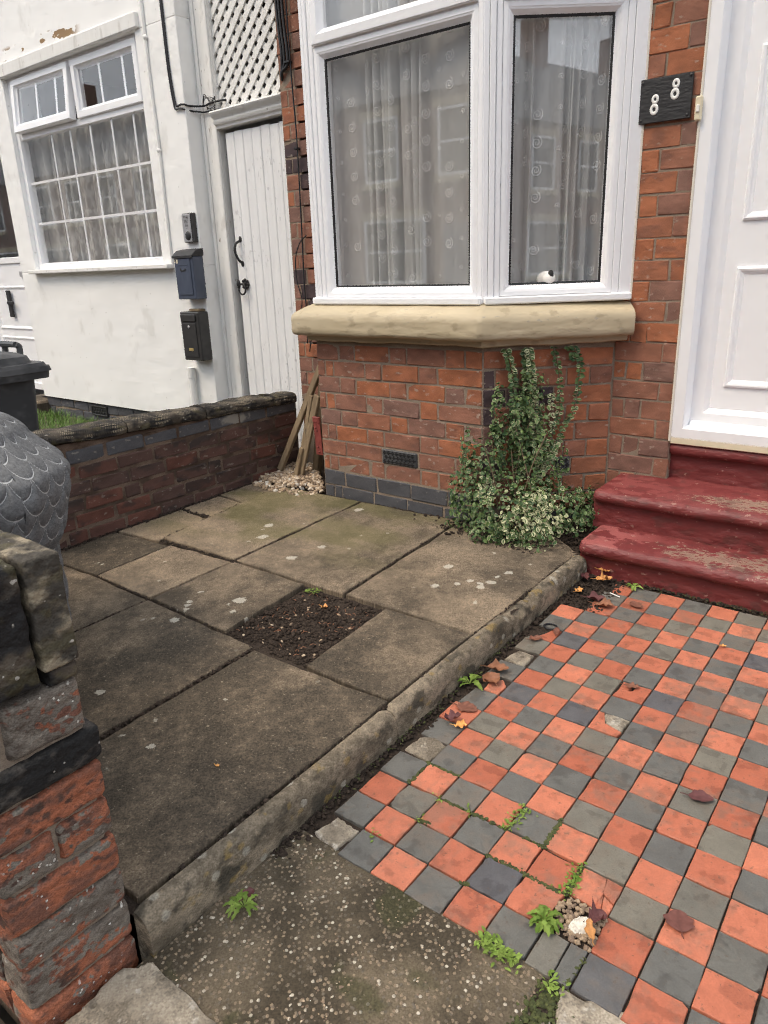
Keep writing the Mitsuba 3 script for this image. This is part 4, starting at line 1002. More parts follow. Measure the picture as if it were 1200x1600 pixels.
for lv, (z0, z1, kind, tone) in enumerate(levels):
    x = -1.209 + (.006 if lv == 6 else 0) + fr_.normal(0, .002); k = 0
    yo = .006 if lv == 6 else 0
    while x > -2.35:
        L = (.112 if k == 0 else .228) if kind == 'A' else .228
        ys = [(.362 - yo, .593 + yo)] if (kind == 'A' and k == 0) else ([(.362 - yo, .474), (.482, .593 + yo)] if kind != 'C' else [(.364, .44), (.449, .590)])
        if kind == 'C' and k == 0: ys = [(.350, .12), (.43, .578)]
        for (a, b) in ys:
            if k == 0:
                m = rough_block(x - L + .006, x, a, b, z0, z1, 100 + lv * 7 + int(a * 50), .006)
            else:
                m = cbox(x - L + .006, x, a, b, z0, z1, .006, .002, fr_)
            t_ = tone + .15 * fr_.normal() if tone < .9 else 1.0
            part(fcore, 'brick', m, 'pier_brick', uv=uvc(m, min(max(t_, 0), .735) if tone < .9 else 1.0, fr_.random()), smooth=True if k == 0 else False)
        x -= L + .004; k += 1
m = rough_block(-2.0, -1.200, .335, .508, .722, .962, 301, .006, .016, .012); part(fw, 'coping_stone', m, 'coping', smooth=True, uv=uvc(m, 0.0))
m = rough_block(-1.47, -1.196, .514, .582, .745, .962, 302, .004, .006, .007); part(fw, 'coping_stone', m, 'coping', uv=uvc(m, 1.0), label='pale sandy corner stone of the coping')
m = rough_block(-3.9, -2.008, .335, .585, .722, .955, 303, .006, .04, .02); part(fw, 'coping_stone', m, 'coping', smooth=True, uv=uvc(m, 0.1))
m = rough_block(-1.47, -1.205, .522, .580, .708, .742, 304, .006, .016, .008); part(fw, 'mortar_bed', m, 'coping', smooth=True, uv=uvc(m, 0.35))
m = cbox(-1.999, -1.474, .512, .582, .722, .957, .01); part(fw, 'coping_stone', m, 'coping', uv=uvc(m, .1))

# ------------------------------------------------------------------ the white rendered house on the left
wh = thing('white_house', 'white rendered house with gridded window at the left', 'house')
def wbox(x0, x1, z0, z1, y0=3.48, y1=3.78): return cbox(x0, x1, y0, y1, z0, z1, .004)
WX0, WX1, WZ0, WZ1 = -6.60, -4.752, 1.452, 2.958
ww = part(wh, 'wall', join([wbox(-6.86, -4.31, .335, WZ0), wbox(-6.86, -4.31, WZ1, 6.2), wbox(-6.86, WX0, WZ0 + .0005, WZ1 - .0005), wbox(WX1, -4.31, WZ0 + .0005, WZ1 - .0005),
                            cbox(-4.45, -4.312, 3.781, 8.5, -.1, 6.2, .002), cbox(-10, -8.0, 3.48, 3.78, .335, 6.2, .004), cbox(-7.999, -6.861, 3.48, 3.78, 2.75, 6.2, .004), cbox(-10, -4.451, 8.2, 8.4, -.1, 6.2, .002), cbox(-10, -9.8, 3.79, 8.19, -.1, 6.2, .002)]), 'white_render')
part(wh, 'plinth', cbox(-6.86, -4.31, 3.512, 3.77, -.1, .334, .002), 'mortar')
rows = []
wr = np.random.default_rng(41)
for k in range(3):
    L = [.12] if k % 2 else []
    while sum(L) < 2.5: L.append(.235)
    row = [(l, wr.random(), 'blue_brick') for l in L]
    rows.append(row)
lay(f'{wh}__plinth', (-6.86, 3.505, 0), (1, 0, 0), (0, -1, 0), .330, rows, r=wr, rough=.003, ch=.006)
def white_air(O):
    b = part(wh, 'air_brick', framed(join([cbox(0, .24, -.02, .01, 0, .012, .002), cbox(0, .24, -.02, .01, .075, .087, .002), cbox(0, .012, -.02, .01, .0125, .0745, .001), cbox(.228, .24, -.02, .01, .0125, .0745, .001), cbox(.013, .227, -.02, .001, .013, .074, .001)]), O, FU, FN), 'black_paint')
    part(b, 'grille', framed(join([cbox(.02 + .026 * i, .036 + .026 * i, .001, .007, .018 + .028 * j, .036 + .028 * j, .001) for i in range(8) for j in range(2)]), O, FU, FN), 'slate')
white_air((-6.08, 3.497, .225))
part(wh, 'lintel', rot(cbox(-6.62, -4.690, 3.452, 3.50, 2.960, 3.052, .006), [0, 1, 0], -.1, (-5.6, 3.45, 3.0)), 'white_wood')
WO = (0, 3.53, 0)
wfr = [rect_frame(-6.598, -4.754, 1.470, 2.956, [(0, -.06), (0, .012), (.05, .012), (.055, -.01), (.06, -.05)]), cbox(-6.537, -4.815, -.05, .006, 2.500, 2.548, .004)]
wwin = part(wh, 'window', framed(join(wfr), WO, FU, FN), 'upvc')
wsash = [(0, -.03), (0, .022), (.004, .026), (.045, .026), (.052, .010), (.066, .002), (.066, -.03)]
SA = join([rect_frame(-6.520, -5.662, 2.545, 2.935, wsash)]); 
SA = rot((SA[0] - [0, 0, 2.935], SA[1]), [1, 0, 0], 5.5); SA = (SA[0] + [0, .004, 2.935], SA[1])
part(wwin, 'sash', framed(SA, WO, FU, FN), 'upvc', label='top hung fanlight sash standing slightly open')
part(wwin, 'sash', framed(rect_frame(-5.625, -4.795, 2.545, 2.935, wsash), WO, FU, FN), 'upvc')
part(wwin, 'pane', framed(pane_mesh(-5.56, -4.86, 2.61, 2.87, .0, (0, 0, 0), (1, 0, 0), (0, 1, 0)), WO, FU, FN), 'pane')
pm = pane_mesh(-6.455, -5.727, 2.61, 2.87, .0, (0, 0, 0), (1, 0, 0), (0, 1, 0)); pm = rot((pm[0] - [0, 0, 2.935], pm[1]), [1, 0, 0], 5.5); pm = (pm[0] + [0, .004, 2.935], pm[1])
part(wwin, 'pane', framed(pm, WO, FU, FN), 'pane')
part(wwin, 'pane', framed(pane_mesh(-6.54, -4.812, 1.528, 2.502, -.012, (0, 0, 0), (1, 0, 0), (0, 1, 0)), WO, FU, FN), 'pane')
for x in (-6.10, -5.822, -5.538, -5.252, -4.977):
    part(wwin, 'glazing_bar', framed(cbox(x - .010, x + .010, -.022, -.014, 1.53, 2.50, .002), WO, FU, FN), 'upvc')
for z in (1.847, 2.167):
    part(wwin, 'glazing_bar', framed(cbox(-6.538, -4.815, -.0225, -.0135, z - .010, z + .010, .002), WO, FU, FN), 'upvc')
for x, o in ((-6.17, .0), (-5.88, .0), (-5.297, 0), (-5.007, 0)):
    bar = cbox(x - .010, x + .010, -.010, -.003, 2.612, 2.868, .002)
    if x < -5.7: bar = rot((bar[0] - [0, 0, 2.935], bar[1]), [1, 0, 0], 5.5); bar = (bar[0] + [0, .004, 2.935], bar[1])
    part(wwin, 'glazing_bar', framed(bar, WO, FU, FN), 'upvc')
part(wwin, 'sill', framed(cbox(-6.62, -4.625, -.05, .115, 1.440, 1.474, .006), WO, FU, FN), 'white_wood')
part(wh, 'room', join([cbox(-6.85, -4.46, 5.6, 5.7, .4, 3.1), cbox(-6.85, -4.46, 3.79, 5.6, 3.1, 3.2), cbox(-6.85, -4.46, 3.79, 5.6, .3, .4), cbox(-6.9, -6.80, 3.79, 5.6, .4, 3.1), cbox(-4.56, -4.46, 3.79, 5.6, .4, 3.1)]), 'room_paint')
curtain('patterned net curtain hanging behind the gridded window of the white house', -6.56, -4.79, 1.48, 2.535, -.11, WO, FU, FN, [(.15, .15, 14), (.6, .3, 8), (.95, .06, 20)], 5, 'net_flower', .016)
part(wh, 'roof', join([(np.array([[-10.2, 3.2, 6.21], [-4.3, 3.2, 6.21], [-4.3, 5.9, 8.3], [-10.2, 5.9, 8.3], [-10.2, 8.7, 6.21], [-4.3, 8.7, 6.21]]), np.array([[0, 1, 2, 3], [3, 2, 5, 4]]))]), 'roof_slate')
part(wh, 'passage_roof', cbox(-4.312, -3.43, 3.75, 8.5, 3.4, 3.5, .002), 'room_paint')
part(wh, 'passage_wall', cbox(-4.312, -3.43, 3.61, 3.78, 3.35, 6.2, .004), 'white_render')
part(wh, 'passage_back', cbox(-4.30, -3.44, 8.0, 8.1, -.1, 3.4, .002), 'far_brick')
# left front door of the white house
wd = part(wh, 'door', framed(join([rect_frame(-7.98, -6.862, .36, 2.74, [(0, -.06), (0, .01), (.06, .01), (.065, -.04), (.065, -.06)]), rect_frame(-7.91, -6.932, .42, 2.68, [(0, -.05), (0, -.005), (.075, -.005), (.09, -.02), (.09, -.05)]), cbox(-7.83, -7.012, -.04, -.024, .50, 1.56, .002), cbox(-7.83, -7.012, -.04, -.008, 1.545, 1.60, .004)]), (0, 3.60, 0), FU, FN), 'upvc')
for z0, z1 in ((.60, .86), (.93, 1.34)):
    part(wd, 'panel_moulding', framed(rect_frame(-7.76, -7.07, z0, z1, [(a, b - .012) for a, b in mould]), (0, 3.60, 0), FU, FN), 'upvc')
part(wd, 'pane', pane_mesh(-7.83, -7.012, 1.59, 2.6, -.03, (0, 3.60, 0), FU, FN), 'pane')
part(wd, 'letter_plate', framed(cbox(-7.16, -6.99, -.02, .0, 1.42, 1.47, .004), (0, 3.605, 0), FU, FN), 'silver')
part(wd, 'handle', framed(join([cbox(-7.46, -7.40, -.01, .012, 1.05, 1.30, .004), cbox(-7.44, -7.32, .0125, .03, 1.17, 1.20, .006)]), (0, 3.60, 0), FU, FN), 'iron')
part(wh, 'doorstep', cbox(-8.0, -6.84, 3.20, 3.60, -.05, .29, .02), 'flagstone')
# timber jamb and moulded transom of the passage
jamb = [cbox(-4.345, -4.150, 3.600, 3.74, -.1, 3.40, .004), cbox(-4.30, -4.268, 3.588, 3.5995, -.1, 3.40, .006), cbox(-4.205, -4.150, 3.590, 3.5995, -.1, 3.40, .004)]
part(wh, 'gate_jamb', join(jamb), 'white_wood')
tp = np.array([(.06, 2.30), (-.010, 2.30), (-.012, 2.316), (-.026, 2.322), (-.034, 2.336), (-.034, 2.345), (-.028, 2.348), (-.038, 2.362), (-.055, 2.374), (-.062, 2.388), (-.056, 2.398), (.06, 2.412)])
part(wh, 'gate_transom', outward(sweep(tp, [((-4.150, 3.60, 0), (0, 1, 0), (0, 0, 1)), ((-3.432, 3.60, .016), (0, 1, 0), (0, 0, 1))])), 'white_wood', smooth=30)

# passage gate and lattice
gt = thing('passage_gate', 'white boarded side gate with black ring latch between the two houses', 'gate')
x = -4.106; gr = np.random.default_rng(5)
while x < -3.44:
    wd_ = .084; m = cbox(x + .001, x + wd_ - .001, 3.622 + gr.normal(0, .0008), 3.645, .16, 2.275 + gr.normal(0, .002), .004)
    part(gt, 'board', m, 'gate_paint'); x += wd_
hd = part(gt, 'pull_handle', tube(smooth_path([(-4.052, 3.618, 1.602), (-4.060, 3.590, 1.588), (-4.066, 3.578, 1.555), (-4.064, 3.580, 1.52), (-4.055, 3.595, 1.478), (-4.050, 3.618, 1.460)], 5), .0085, 8), 'iron', smooth=True)
part(hd, 'plate', join([(sp[0] * [.016, .006, .020] + [-4.050, 3.621, 1.612], sp[1]), (sp[0] * [.016, .006, .020] + [-4.048, 3.621, 1.452], sp[1])]), 'iron', smooth=True)
rl = part(gt, 'ring_latch', join([(sp[0] * [.032 * (1), .010, .032] + [-4.030, 3.618, 1.318], sp[1])] + [(sp[0] * .010 + [-4.030 + .028 * math.cos(a), 3.612, 1.318 + .028 * math.sin(a)], sp[1]) for a in np.linspace(0, 6.28, 9)[:-1]] + [(sp[0] * [.012, .02, .012] + [-4.030, 3.60, 1.318], sp[1])]), 'iron', smooth=True)
part(rl, 'ring', tube([(-4.040 + .034 * math.sin(a), 3.588, 1.285 + .036 * math.cos(a)) for a in np.linspace(0, 6.28, 25)], .006, 8, False), 'iron', smooth=True)
part(gt, 'keeper', (sp[0] * [.014, .014, .030] + [-4.104, 3.616, 1.318], sp[1]), 'iron', smooth=True)
lt = thing('lattice_screen', 'white diagonal lattice panel above the side gate', 'lattice')
from shapely.geometry import box as sbox
clip = sbox(-4.149, 2.402, -3.40, 3.36)
def slat(cx, cz, ang, y):
    d = np.array([math.cos(ang), math.sin(ang)]); n_ = np.array([-d[1], d[0]]); w = .0188 + gr.normal(0, .0006)
    P = Polygon([np.array([cx, cz]) + d * s * 1.6 + n_ * q * w for s, q in ((-1, -1), (1, -1), (1, 1), (-1, 1))]).intersection(clip)
    if P.is_empty or P.area < 1e-4: return None
    m = trimesh.creation.extrude_polygon(P, .008, engine='earcut'); v = m.vertices[:, [0, 2, 1]] * [1, 1, 1]; v[:, 1] += y
    return outward((v, m.faces))
for k in range(-14, 22):
    for ang, yy in ((math.pi / 4, 3.632), (-math.pi / 4, 3.6405)):
        s = slat(-4.136 + .0935 * k + gr.normal(0, .0015), 2.40, ang, yy)
        if s is not None: part(lt, 'slat', s, 'white_wood')

# entry phone, letter boxes
it = thing('entry_phone', 'narrow silver door entry phone on the white wall above the letter boxes', 'intercom')
part(it, 'housing', cbox(-4.440, -4.322, 3.452, 3.480, 1.606, 1.796, .004), 'black_paint')
part(it, 'face', cbox(-4.436, -4.348, 3.446, 3.4515, 1.610, 1.790, .003), 'silver')
part(it, 'speaker_slots', join([cbox(-4.392 - .030 * (1 - k / 12), -4.392 + .030 * (1 - k / 12), 3.4448, 3.4462, 1.775 - .0085 * k, 1.7785 - .0085 * k, .0005) for k in range(10)]), 'iron')
part(it, 'call_button', (sp[0] * [.030, .010, .030] + [-4.385, 3.446, 1.650], sp[1]), 'iron', smooth=True)
lb = thing('navy_letter_box', 'dark blue metal letter box with sloping lid, upper of the two on the white wall', 'letter box')
part(lb, 'body', cbox(-4.497, -4.292, 3.385, 3.480, 1.228, 1.515, .005), 'navy_paint')
part(lb, 'lid', outward(sweep(np.array([(3.374, 1.505), (3.374, 1.520), (3.420, 1.555), (3.481, 1.566), (3.481, 1.5155), (3.385, 1.5155)]), [((-4.503, 0, 0), (0, 1, 0), (0, 0, 1)), ((-4.286, 0, 0), (0, 1, 0), (0, 0, 1))])), 'slate')
part(lb, 'front_panel', join([cbox(-4.475, -4.318, 3.379, 3.3845, 1.258, 1.50, .003), cbox(-4.450, -4.345, 3.3765, 3.3785, 1.455, 1.462, .001)]), 'navy_paint')
part(lb, 'emblem', join([rot(cbox(-4.425, -4.375, 3.3765, 3.3787, 1.418, 1.424, .001), [0, 1, 0], a, (-4.40, 3.377, 1.421)) for a in (-18, 14)] + [cbox(-4.430, -4.420, 3.3762, 3.3786, 1.420, 1.438, .001), cbox(-4.380, -4.370, 3.3762, 3.3786, 1.420, 1.436, .001)]), 'iron')
part(lb, 'number_sticker', join([cbox(-4.494, -4.466, 3.3838, 3.3848, 1.475, 1.507, .0002), cbox(-4.464, -4.448, 3.3778, 3.3788, 1.47, 1.497, .0002)]), 'cream_plastic')
tmx = meshkit.text_mesh('85', .020, .0006, True); v = np.array(tmx.vertices); v = np.stack([v[:, 0] - 4.4935, -v[:, 2] + 3.3837, v[:, 1] + 1.481], 1)
part(lb, 'number', outward((v, np.array(tmx.faces))), 'iron')
lb = thing('black_letter_box', 'black letter box with small brass name plate, lower of the two on the white wall', 'letter box')
part(lb, 'body', cbox(-4.508, -4.300, 3.385, 3.480, .800, 1.142, .008), 'black_paint')
part(lb, 'flap', cbox(-4.494, -4.330, 3.375, 3.3845, 1.075, 1.125, .005), 'black_paint')
part(lb, 'front_panel', cbox(-4.485, -4.335, 3.379, 3.3845, .825, 1.062, .012), 'black_paint')
part(lb, 'lock', rot(cbox(-4.419, -4.401, 3.374, 3.3788, 1.031, 1.049, .002), [0, 1, 0], 45, (-4.41, 3.376, 1.04)), 'silver')
part(lb, 'name_plate', cbox(-4.435, -4.385, 3.376, 3.3788, .868, .890, .001), 'brass')
part(lb, 'card', cbox(-4.44, -4.33, 3.42, 3.4795, 1.1425, 1.160, .003), 'timber')

# pipes and cables
solid('waste_pipe', 'short white plastic pipe rising up the white wall under the letter boxes', 'pipe', join([tube([(-4.535, 3.445, .16), (-4.528, 3.445, .70)], .026, 14), tube([(-4.5285, 3.445, .66), (-4.528, 3.445, .735)], .031, 14)]), 'white_wood', smooth=40)
cd = [(-4.625, 3.470, 3.4), (-4.628, 3.470, 2.9), (-4.630, 3.470, 2.6), (-4.622, 3.470, 2.2), (-4.630, 3.470, 1.9), (-4.636, 3.472, 1.45)]
cn = thing('conduit', 'thin white painted conduit running down beside the window of the white house', 'conduit')
part(cn, 'tube', tube(smooth_path(cd), .010, 8), 'white_wood', smooth=True)
for z in (2.893, 2.214): part(cn, 'clip', (sp[0] * [.018, .014, .016] + [-4.625, 3.468, z], sp[1]), 'white_wood', smooth=True)
c1 = smooth_path([(-4.418, 3.472, 3.5), (-4.419, 3.472, 2.9), (-4.418, 3.472, 2.70), (-4.408, 3.472, 2.56), (-4.392, 3.470, 2.47), (-4.375, 3.468, 2.452), (-4.335, 3.466, 2.455), (-4.305, 3.468, 2.452), (-4.298, 3.52, 2.448), (-4.24, 3.58, 2.448), (-4.17, 3.580, 2.455), (-4.10, 3.60, 2.462), (-4.06, 3.66, 2.47)])
solid('cable', 'upper of the two black cables bending from the white wall towards the lattice', 'cable', tube(c1, .0065, 7), 'cable', smooth=True)
solid('cable', 'lower of the two black cables bending from the white wall towards the lattice', 'cable', tube(c1 + np.stack([-.014 + 0 * c1[:, 0], 0 * c1[:, 0], -.018 - .03 * np.clip((c1[:, 0] + 4.35) / .2, 0, 1)], 1), .0055, 7), 'cable', smooth=True)
solid('cable', 'tangle of thin loose wire ends beside the lattice foot', 'cable', join([tube(smooth_path([(-4.24, 3.575, 2.45), (-4.20, 3.56, 2.478 + .01 * k), (-4.15, 3.565, 2.485 - .012 * k), (-4.11, 3.57, 2.46 + .008 * k), (-4.13, 3.57, 2.43 - .01 * k), (-4.2, 3.57, 2.42 + .006 * k)]), .0022, 5) for k in range(4)]), 'cable', smooth=True)
for k, (xo, lab) in enumerate(((-3.398, 'leftmost'), (-3.378, 'middle'), (-3.352, 'rightmost'))):
    pts = [(xo, 3.460, 3.5), (xo + .008, 3.460, 2.8), (xo + .022, 3.460, 2.60), (xo + .016, 3.462, 2.52), (-3.395, 3.468, 2.465 + .01 * k), (-3.445, 3.53, 2.45)]
    solid('cable', f'thick curving black cable on the bricks by the lattice, {lab} of three', 'cable', tube(smooth_path(pts), .0085, 8), 'cable', smooth=True)
solid('cable', 'thin black wire running straight down the brick strip beside the bay window', 'cable', tube(smooth_path([(-3.322, 3.462, 3.5), (-3.312, 3.462, 2.5), (-3.302, 3.462, 2.12), (-3.312, 3.462, 1.60), (-3.322, 3.464, 1.30), (-3.316, 3.464, 1.12), (-3.33, 3.466, .95)]), .0042, 6), 'cable', smooth=True)
solid('cable', 'thin looping black wire low on the brick strip beside the bay window', 'cable', tube(smooth_path([(-3.275, 3.462, 1.60), (-3.33, 3.455, 1.555), (-3.372, 3.455, 1.47), (-3.378, 3.458, 1.34), (-3.345, 3.458, 1.22), (-3.372, 3.458, 1.10), (-3.30, 3.455, 1.18), (-3.28, 3.455, 1.02), (-3.31, 3.46, .9)]), .0035, 6), 'cable', smooth=True)
for z in (2.53, 2.08): solid('cable_tie', 'small clip round the cables on the brick strip, ' + ('upper one' if z > 2.3 else 'lower one'), 'clip', cbox(-3.35 if z > 2.3 else -3.318, -3.31 if z > 2.3 else -3.292, 3.446, 3.478, z - .006, z + .006, .002), 'cable')

# ------------------------------------------------------------------ neighbour's garden
setting('lawn', rect_sheet(-9.8, -3.66, .4, 3.49, lambda x, y: .02 + .15 * np.clip((y - 2.25) / .6, 0, 1) ** 1, 60, 40, .02, 6), 'earth', smooth=True)
gr = np.random.default_rng(77); V, F, U_ = [], [], []
def blade(x, y, z, h, w, a, bend, tone):
    d = np.array([math.cos(a), math.sin(a), 0]); s = np.array([-d[1], d[0], 0]) * w; b = np.array([x, y, z])
    n = len(V) * 5
    V.append([b - s, b + s, b + d * bend * .35 + [0, 0, h * .6] - s * .7, b + d * bend * .35 + [0, 0, h * .6] + s * .7, b + d * bend + [0, 0, h]])
    F.append(np.array([[0, 1, 3], [0, 3, 2], [2, 3, 4]]) + n); U_.append([[tone, 0], [tone, 0], [tone, .6], [tone, .6], [tone, 1]])
for k in range(9000):
    x = -6.75 + 2.9 * gr.random(); y = 2.55 + .9 * gr.random()
    if x > -4.2 and gr.random() < .5: continue
    t_ = meshkit.noise(np.array([x * 5, y * 5, 0.0]))
    blade(x, y, .02 + .15 * min(1, (y - 2.25) / .6) - .005, (.035 + .05 * gr.random()) * (.5 + t_), .0022, gr.random() * 6.28, .02 + .04 * gr.random(), gr.random())
solid('grass', 'strip of bright green grass in the neighbouring garden below the white wall', 'grass', (np.array(V).reshape(-1, 3), np.vstack(F)), 'grass', kind='stuff', uv=np.array(U_).reshape(-1, 2))

# wheelie bin behind the boundary wall
wb = thing('wheelie_bin', 'dark grey wheelie bin with domed lid behind the garden wall at the left edge', 'bin')
BC = np.array([-4.50, 1.84]); bz = .02
def taper(w0, d0, z0, w1, d1, z1, r=.05, n=5):
    out = []
    for (w, d, z) in ((w0, d0, z0), (w1, d1, z1)):
        pts = []
        for cx, cy, a0 in ((w / 2 - r, d / 2 - r, 0), (-w / 2 + r, d / 2 - r, 90), (-w / 2 + r, -d / 2 + r, 180), (w / 2 - r, -d / 2 + r, 270)):
            for a in np.radians(np.linspace(a0, a0 + 90, n)): pts.append((cx + r * math.cos(a), cy + r * math.sin(a), z))
        out.append(pts)
    N = len(out[0]); v = np.array(out).reshape(-1, 3); j = np.arange(N)
    q = np.stack([j, (j + 1) % N, N + (j + 1) % N, N + j], 1); v = np.vstack([v, v[:N].mean(0)[None], v[N:].mean(0)[None]])
    return v, np.vstack([q[:, [0, 1, 2]], q[:, [0, 2, 3]], np.stack([(j + 1) % N, j, j * 0 + 2 * N], 1), np.stack([N + j, N + (j + 1) % N, j * 0 + 2 * N + 1], 1)])
def place(m, a=0.0):
    c, s = math.cos(a), math.sin(a); v = m[0]
    return np.stack([BC[0] + v[:, 0] * c - v[:, 1] * s, BC[1] + v[:, 0] * s + v[:, 1] * c, v[:, 2] + bz], 1), m[1]
BA = 0.06
part(wb, 'body', place(taper(.42, .48, .06, .50, .58, .84), BA), 'bin_plastic', smooth=40)
part(wb, 'rim', place(join([taper(.60, .70, .835, .61, .71, .875, .04)]), BA), 'bin_plastic', smooth=30)
lid = [taper(.625, .73, .8755, .615, .72, .905, .04), taper(.60, .70, .9055, .585, .685, .925, .05), taper(.53, .60, .9255, .50, .57, .965, .09), taper(.50, .57, .9655, .42, .48, .985, .09)]
lid_ = part(wb, 'lid', place(join(lid), BA), 'bin_plastic', smooth=35)
part(lid_, 'handle', place(join([tube(smooth_path([(.06, .31, .91), (.06, .32, 1.0), (.06, .30, 1.02)]), .018, 8), tube([(.06, .30, 1.02), (-.10, .30, 1.02)], .018, 8), tube(smooth_path([(-.10, .31, .91), (-.10, .32, 1.0), (-.10, .30, 1.02)]), .018, 8)]), BA), 'bin_plastic', smooth=40)
for s in (-1, 1):
    part(wb, 'wheel', place((tube([(s * .20, .27, .10), (s * .25, .27, .10)], .10, 20)), BA), 'rubber', smooth=40)

# quilted cover
qc = 'quilted_cover'
QZ = np.array([.06, .20, .301, .507, .61, .699, .742, .797, .841, .885, .927, .973, 1.009, 1.03, 1.04]); QR = np.array([.205, .196, .193, .206, .227, .252, .269, .284, .285, .245, .202, .170, .130, .07, .0])
def quilt_mesh():
    nt, nz = 420, 260
    zt = np.linspace(.07, 1.04, 400); rt = np.interp(zt, QZ, QR); rt = np.convolve(np.r_[np.full(6, rt[0]), rt, np.full(6, 0)], np.ones(13) / 13, 'valid'); 
    sl = np.r_[0, np.cumsum(np.hypot(np.diff(zt), np.diff(rt)))]
    S = np.linspace(0, sl[-1], nz); z = np.interp(S, sl, zt); r = np.interp(S, sl, rt)
    th = np.linspace(0, 2 * math.pi, nt + 1)
    TT, SS = np.meshgrid(th, S, indexing='ij'); ZZ = np.interp(SS, S, z); RR = np.interp(SS, S, r)
    fold = 1 + .08 * np.sin(TT * 4 + ZZ * 9) * np.clip(1 - ZZ, 0, 1) + .03 * np.sin(TT * 9 - ZZ * 7)
    ex = 1 + 1.4 * np.clip(-np.cos(TT - .35), 0, 1)
    U = TT * .27; Vv = SS
    k0 = np.floor(Vv / SH); below = np.full(U.shape, 9.); above = np.full(U.shape, 9.)
    for k in (-1, 0, 1, 2, 3):
        kk = k0 + k; off = (kk % 2) * .5; x = U / SW + off; dx = (x - np.floor(x) - .5) * SW
        zz = kk * SH + SH * .5 - np.sqrt(np.maximum(SW * SW * .25 - dx * dx, 0)) * 2.1; d = Vv - zz
        below = np.where(d >= 0, np.minimum(below, d), below); above = np.where(d < 0, np.minimum(above, -d), above)
    puff = .010 * (1 - np.exp(-np.minimum(below, above) / .014)) + .008 * (meshkit.fbm(np.stack([np.cos(TT) * 3, np.sin(TT) * 3, ZZ * 7], -1), 3, 4) - .5)
    tw = (TT + .37 + math.pi) % (2 * math.pi) - math.pi; zr = .50 + .16 * tw / 1.57 + .015 * np.sin(TT * 6)
    RR = RR + .045 * np.clip((ZZ - zr + .02) / .05, 0, 1) * np.clip((.95 - ZZ) / .2, 0, 1) * np.clip(np.cos(tw), 0, 1)
    R_ = RR * fold * ex + puff * np.clip(RR / .05, 0, 1)
    P = np.stack([-2.45 + R_ * np.cos(TT), .95 + R_ * np.sin(TT) * (1 + 0 * TT), ZZ + .010 * (meshkit.fbm(np.stack([TT * 2, ZZ * 6, 0 * TT], -1), 2, 8) - .5)], -1).reshape(-1, 3)
    UV = np.stack([U, Vv], -1).reshape(-1, 2)
    i, j = np.meshgrid(np.arange(nt), np.arange(nz - 1), indexing='ij'); a = i * nz + j
    q = np.stack([a, a + nz, a + nz + 1, a + 1], -1).reshape(-1, 4)
    return (P, np.vstack([q[:, [0, 1, 2]], q[:, [0, 2, 3]]])), UV
m, UV = quilt_mesh()
solid('quilted_cover', 'grey quilted cloth cover with a fish scale stitched pattern standing behind the street wall', 'cover', m, 'quilt', smooth=True, uv=UV)

# ------------------------------------------------------------------ corner: gravel, stakes, metal strip
gv = np.random.default_rng(31); pos = []
for k in range(1500):
    x = -3.46 + .60 * gv.random(); y = 3.035 + .40 * gv.random()
    if y < 3.02 + .05 * math.sin(x * 14): continue
    if x > -2.89 and y > 3.04: continue
    if x > -2.87 - (y - 3.05) * 1.12: continue
    pos.append((x, y, float(slab_z(x, y)) + .004 + .02 * gv.random() + .05 * max(0, y - 3.1)))
for k in range(110):
    pos.append((-3.42 + .5 * gv.random(), 3.03 - abs(gv.normal(0, .05)), float(slab_z(-3.2, 3.0)) + .006))
m, tone = pebbles(pos, .008 + .010 * gv.random(len(pos)), .75, 33, ICO0, .18)
solid('gravel', 'heap of small buff gravel in the corner by the wooden stakes', 'gravel', m, 'pebble', kind='stuff', uv=tone)
def stake(label, p0, p1, w, d, tone, bs='timber', point=False):
    p0, p1 = np.array(p0), np.array(p1); t = (p1 - p0) / np.linalg.norm(p1 - p0); a = np.cross(t, [0, 1, 0]); a /= np.linalg.norm(a); b = np.cross(t, a)
    v, f = cbox(-w / 2, w / 2, -d / 2, d / 2, 0, np.linalg.norm(p1 - p0), .003, .0008, gv)
    P = p0 + v[:, :1] * a + v[:, 1:2] * b + v[:, 2:] * t
    solid('wooden_stake', label, 'stake', outward((P, f)), bs, uv=np.tile([[tone, gv.random()]], (len(P), 1)))
stake('pale wooden stake leaning well over to the right against the corner, leftmost of the bundle', (-3.435, 3.235, .15), (-3.09, 3.37, .905), .040, .030, .9)
stake('short pale wooden batten standing second from the left in the bundle of stakes', (-3.270, 3.235, .13), (-3.165, 3.30, .655), .026, .022, .95)
stake('wide pale board standing rightmost in the bundle of wooden stakes', (-3.235, 3.215, .13), (-3.090, 3.27, .665), .046, .018, .95)
stake('short sawn offcut of pale batten at the foot of the bundle of stakes', (-3.252, 3.19, .13), (-3.205, 3.22, .33), .030, .02, 1.0)
stake('tall dark weathered stake standing behind the pale ones in the corner', (-3.20, 3.33, .12), (-3.085, 3.37, .955), .046, .04, .12)
t = thing('metal_strip', 'rusty red metal strip with bolts leaning on the corner of the bay brickwork', 'metal strip')
O = np.array([-2.965, 3.10, .345])
part(t, 'strip', outward((cbox(-.002, .050, 0, .008, 0, .195, .002)[0] @ np.array([[1, 0, 0], [0, 1, 0], [-.05, 0, 1]]) + O, CF)), 'rust_metal')
part(t, 'cap', outward((cbox(-.004, .052, -.004, .012, .1955, .230, .003)[0] @ np.array([[1, 0, 0], [0, 1, 0], [-.05, 0, 1]]) + O, CF)), 'rust_metal')
for dx, dz in ((.015, .165), (.024, .15), (.020, .05), (.028, .02)):
    part(t, 'bolt', (sp[0] * .006 + O + [dx - .05 * dz, -.002, dz], sp[1]), 'rust_metal', smooth=True)

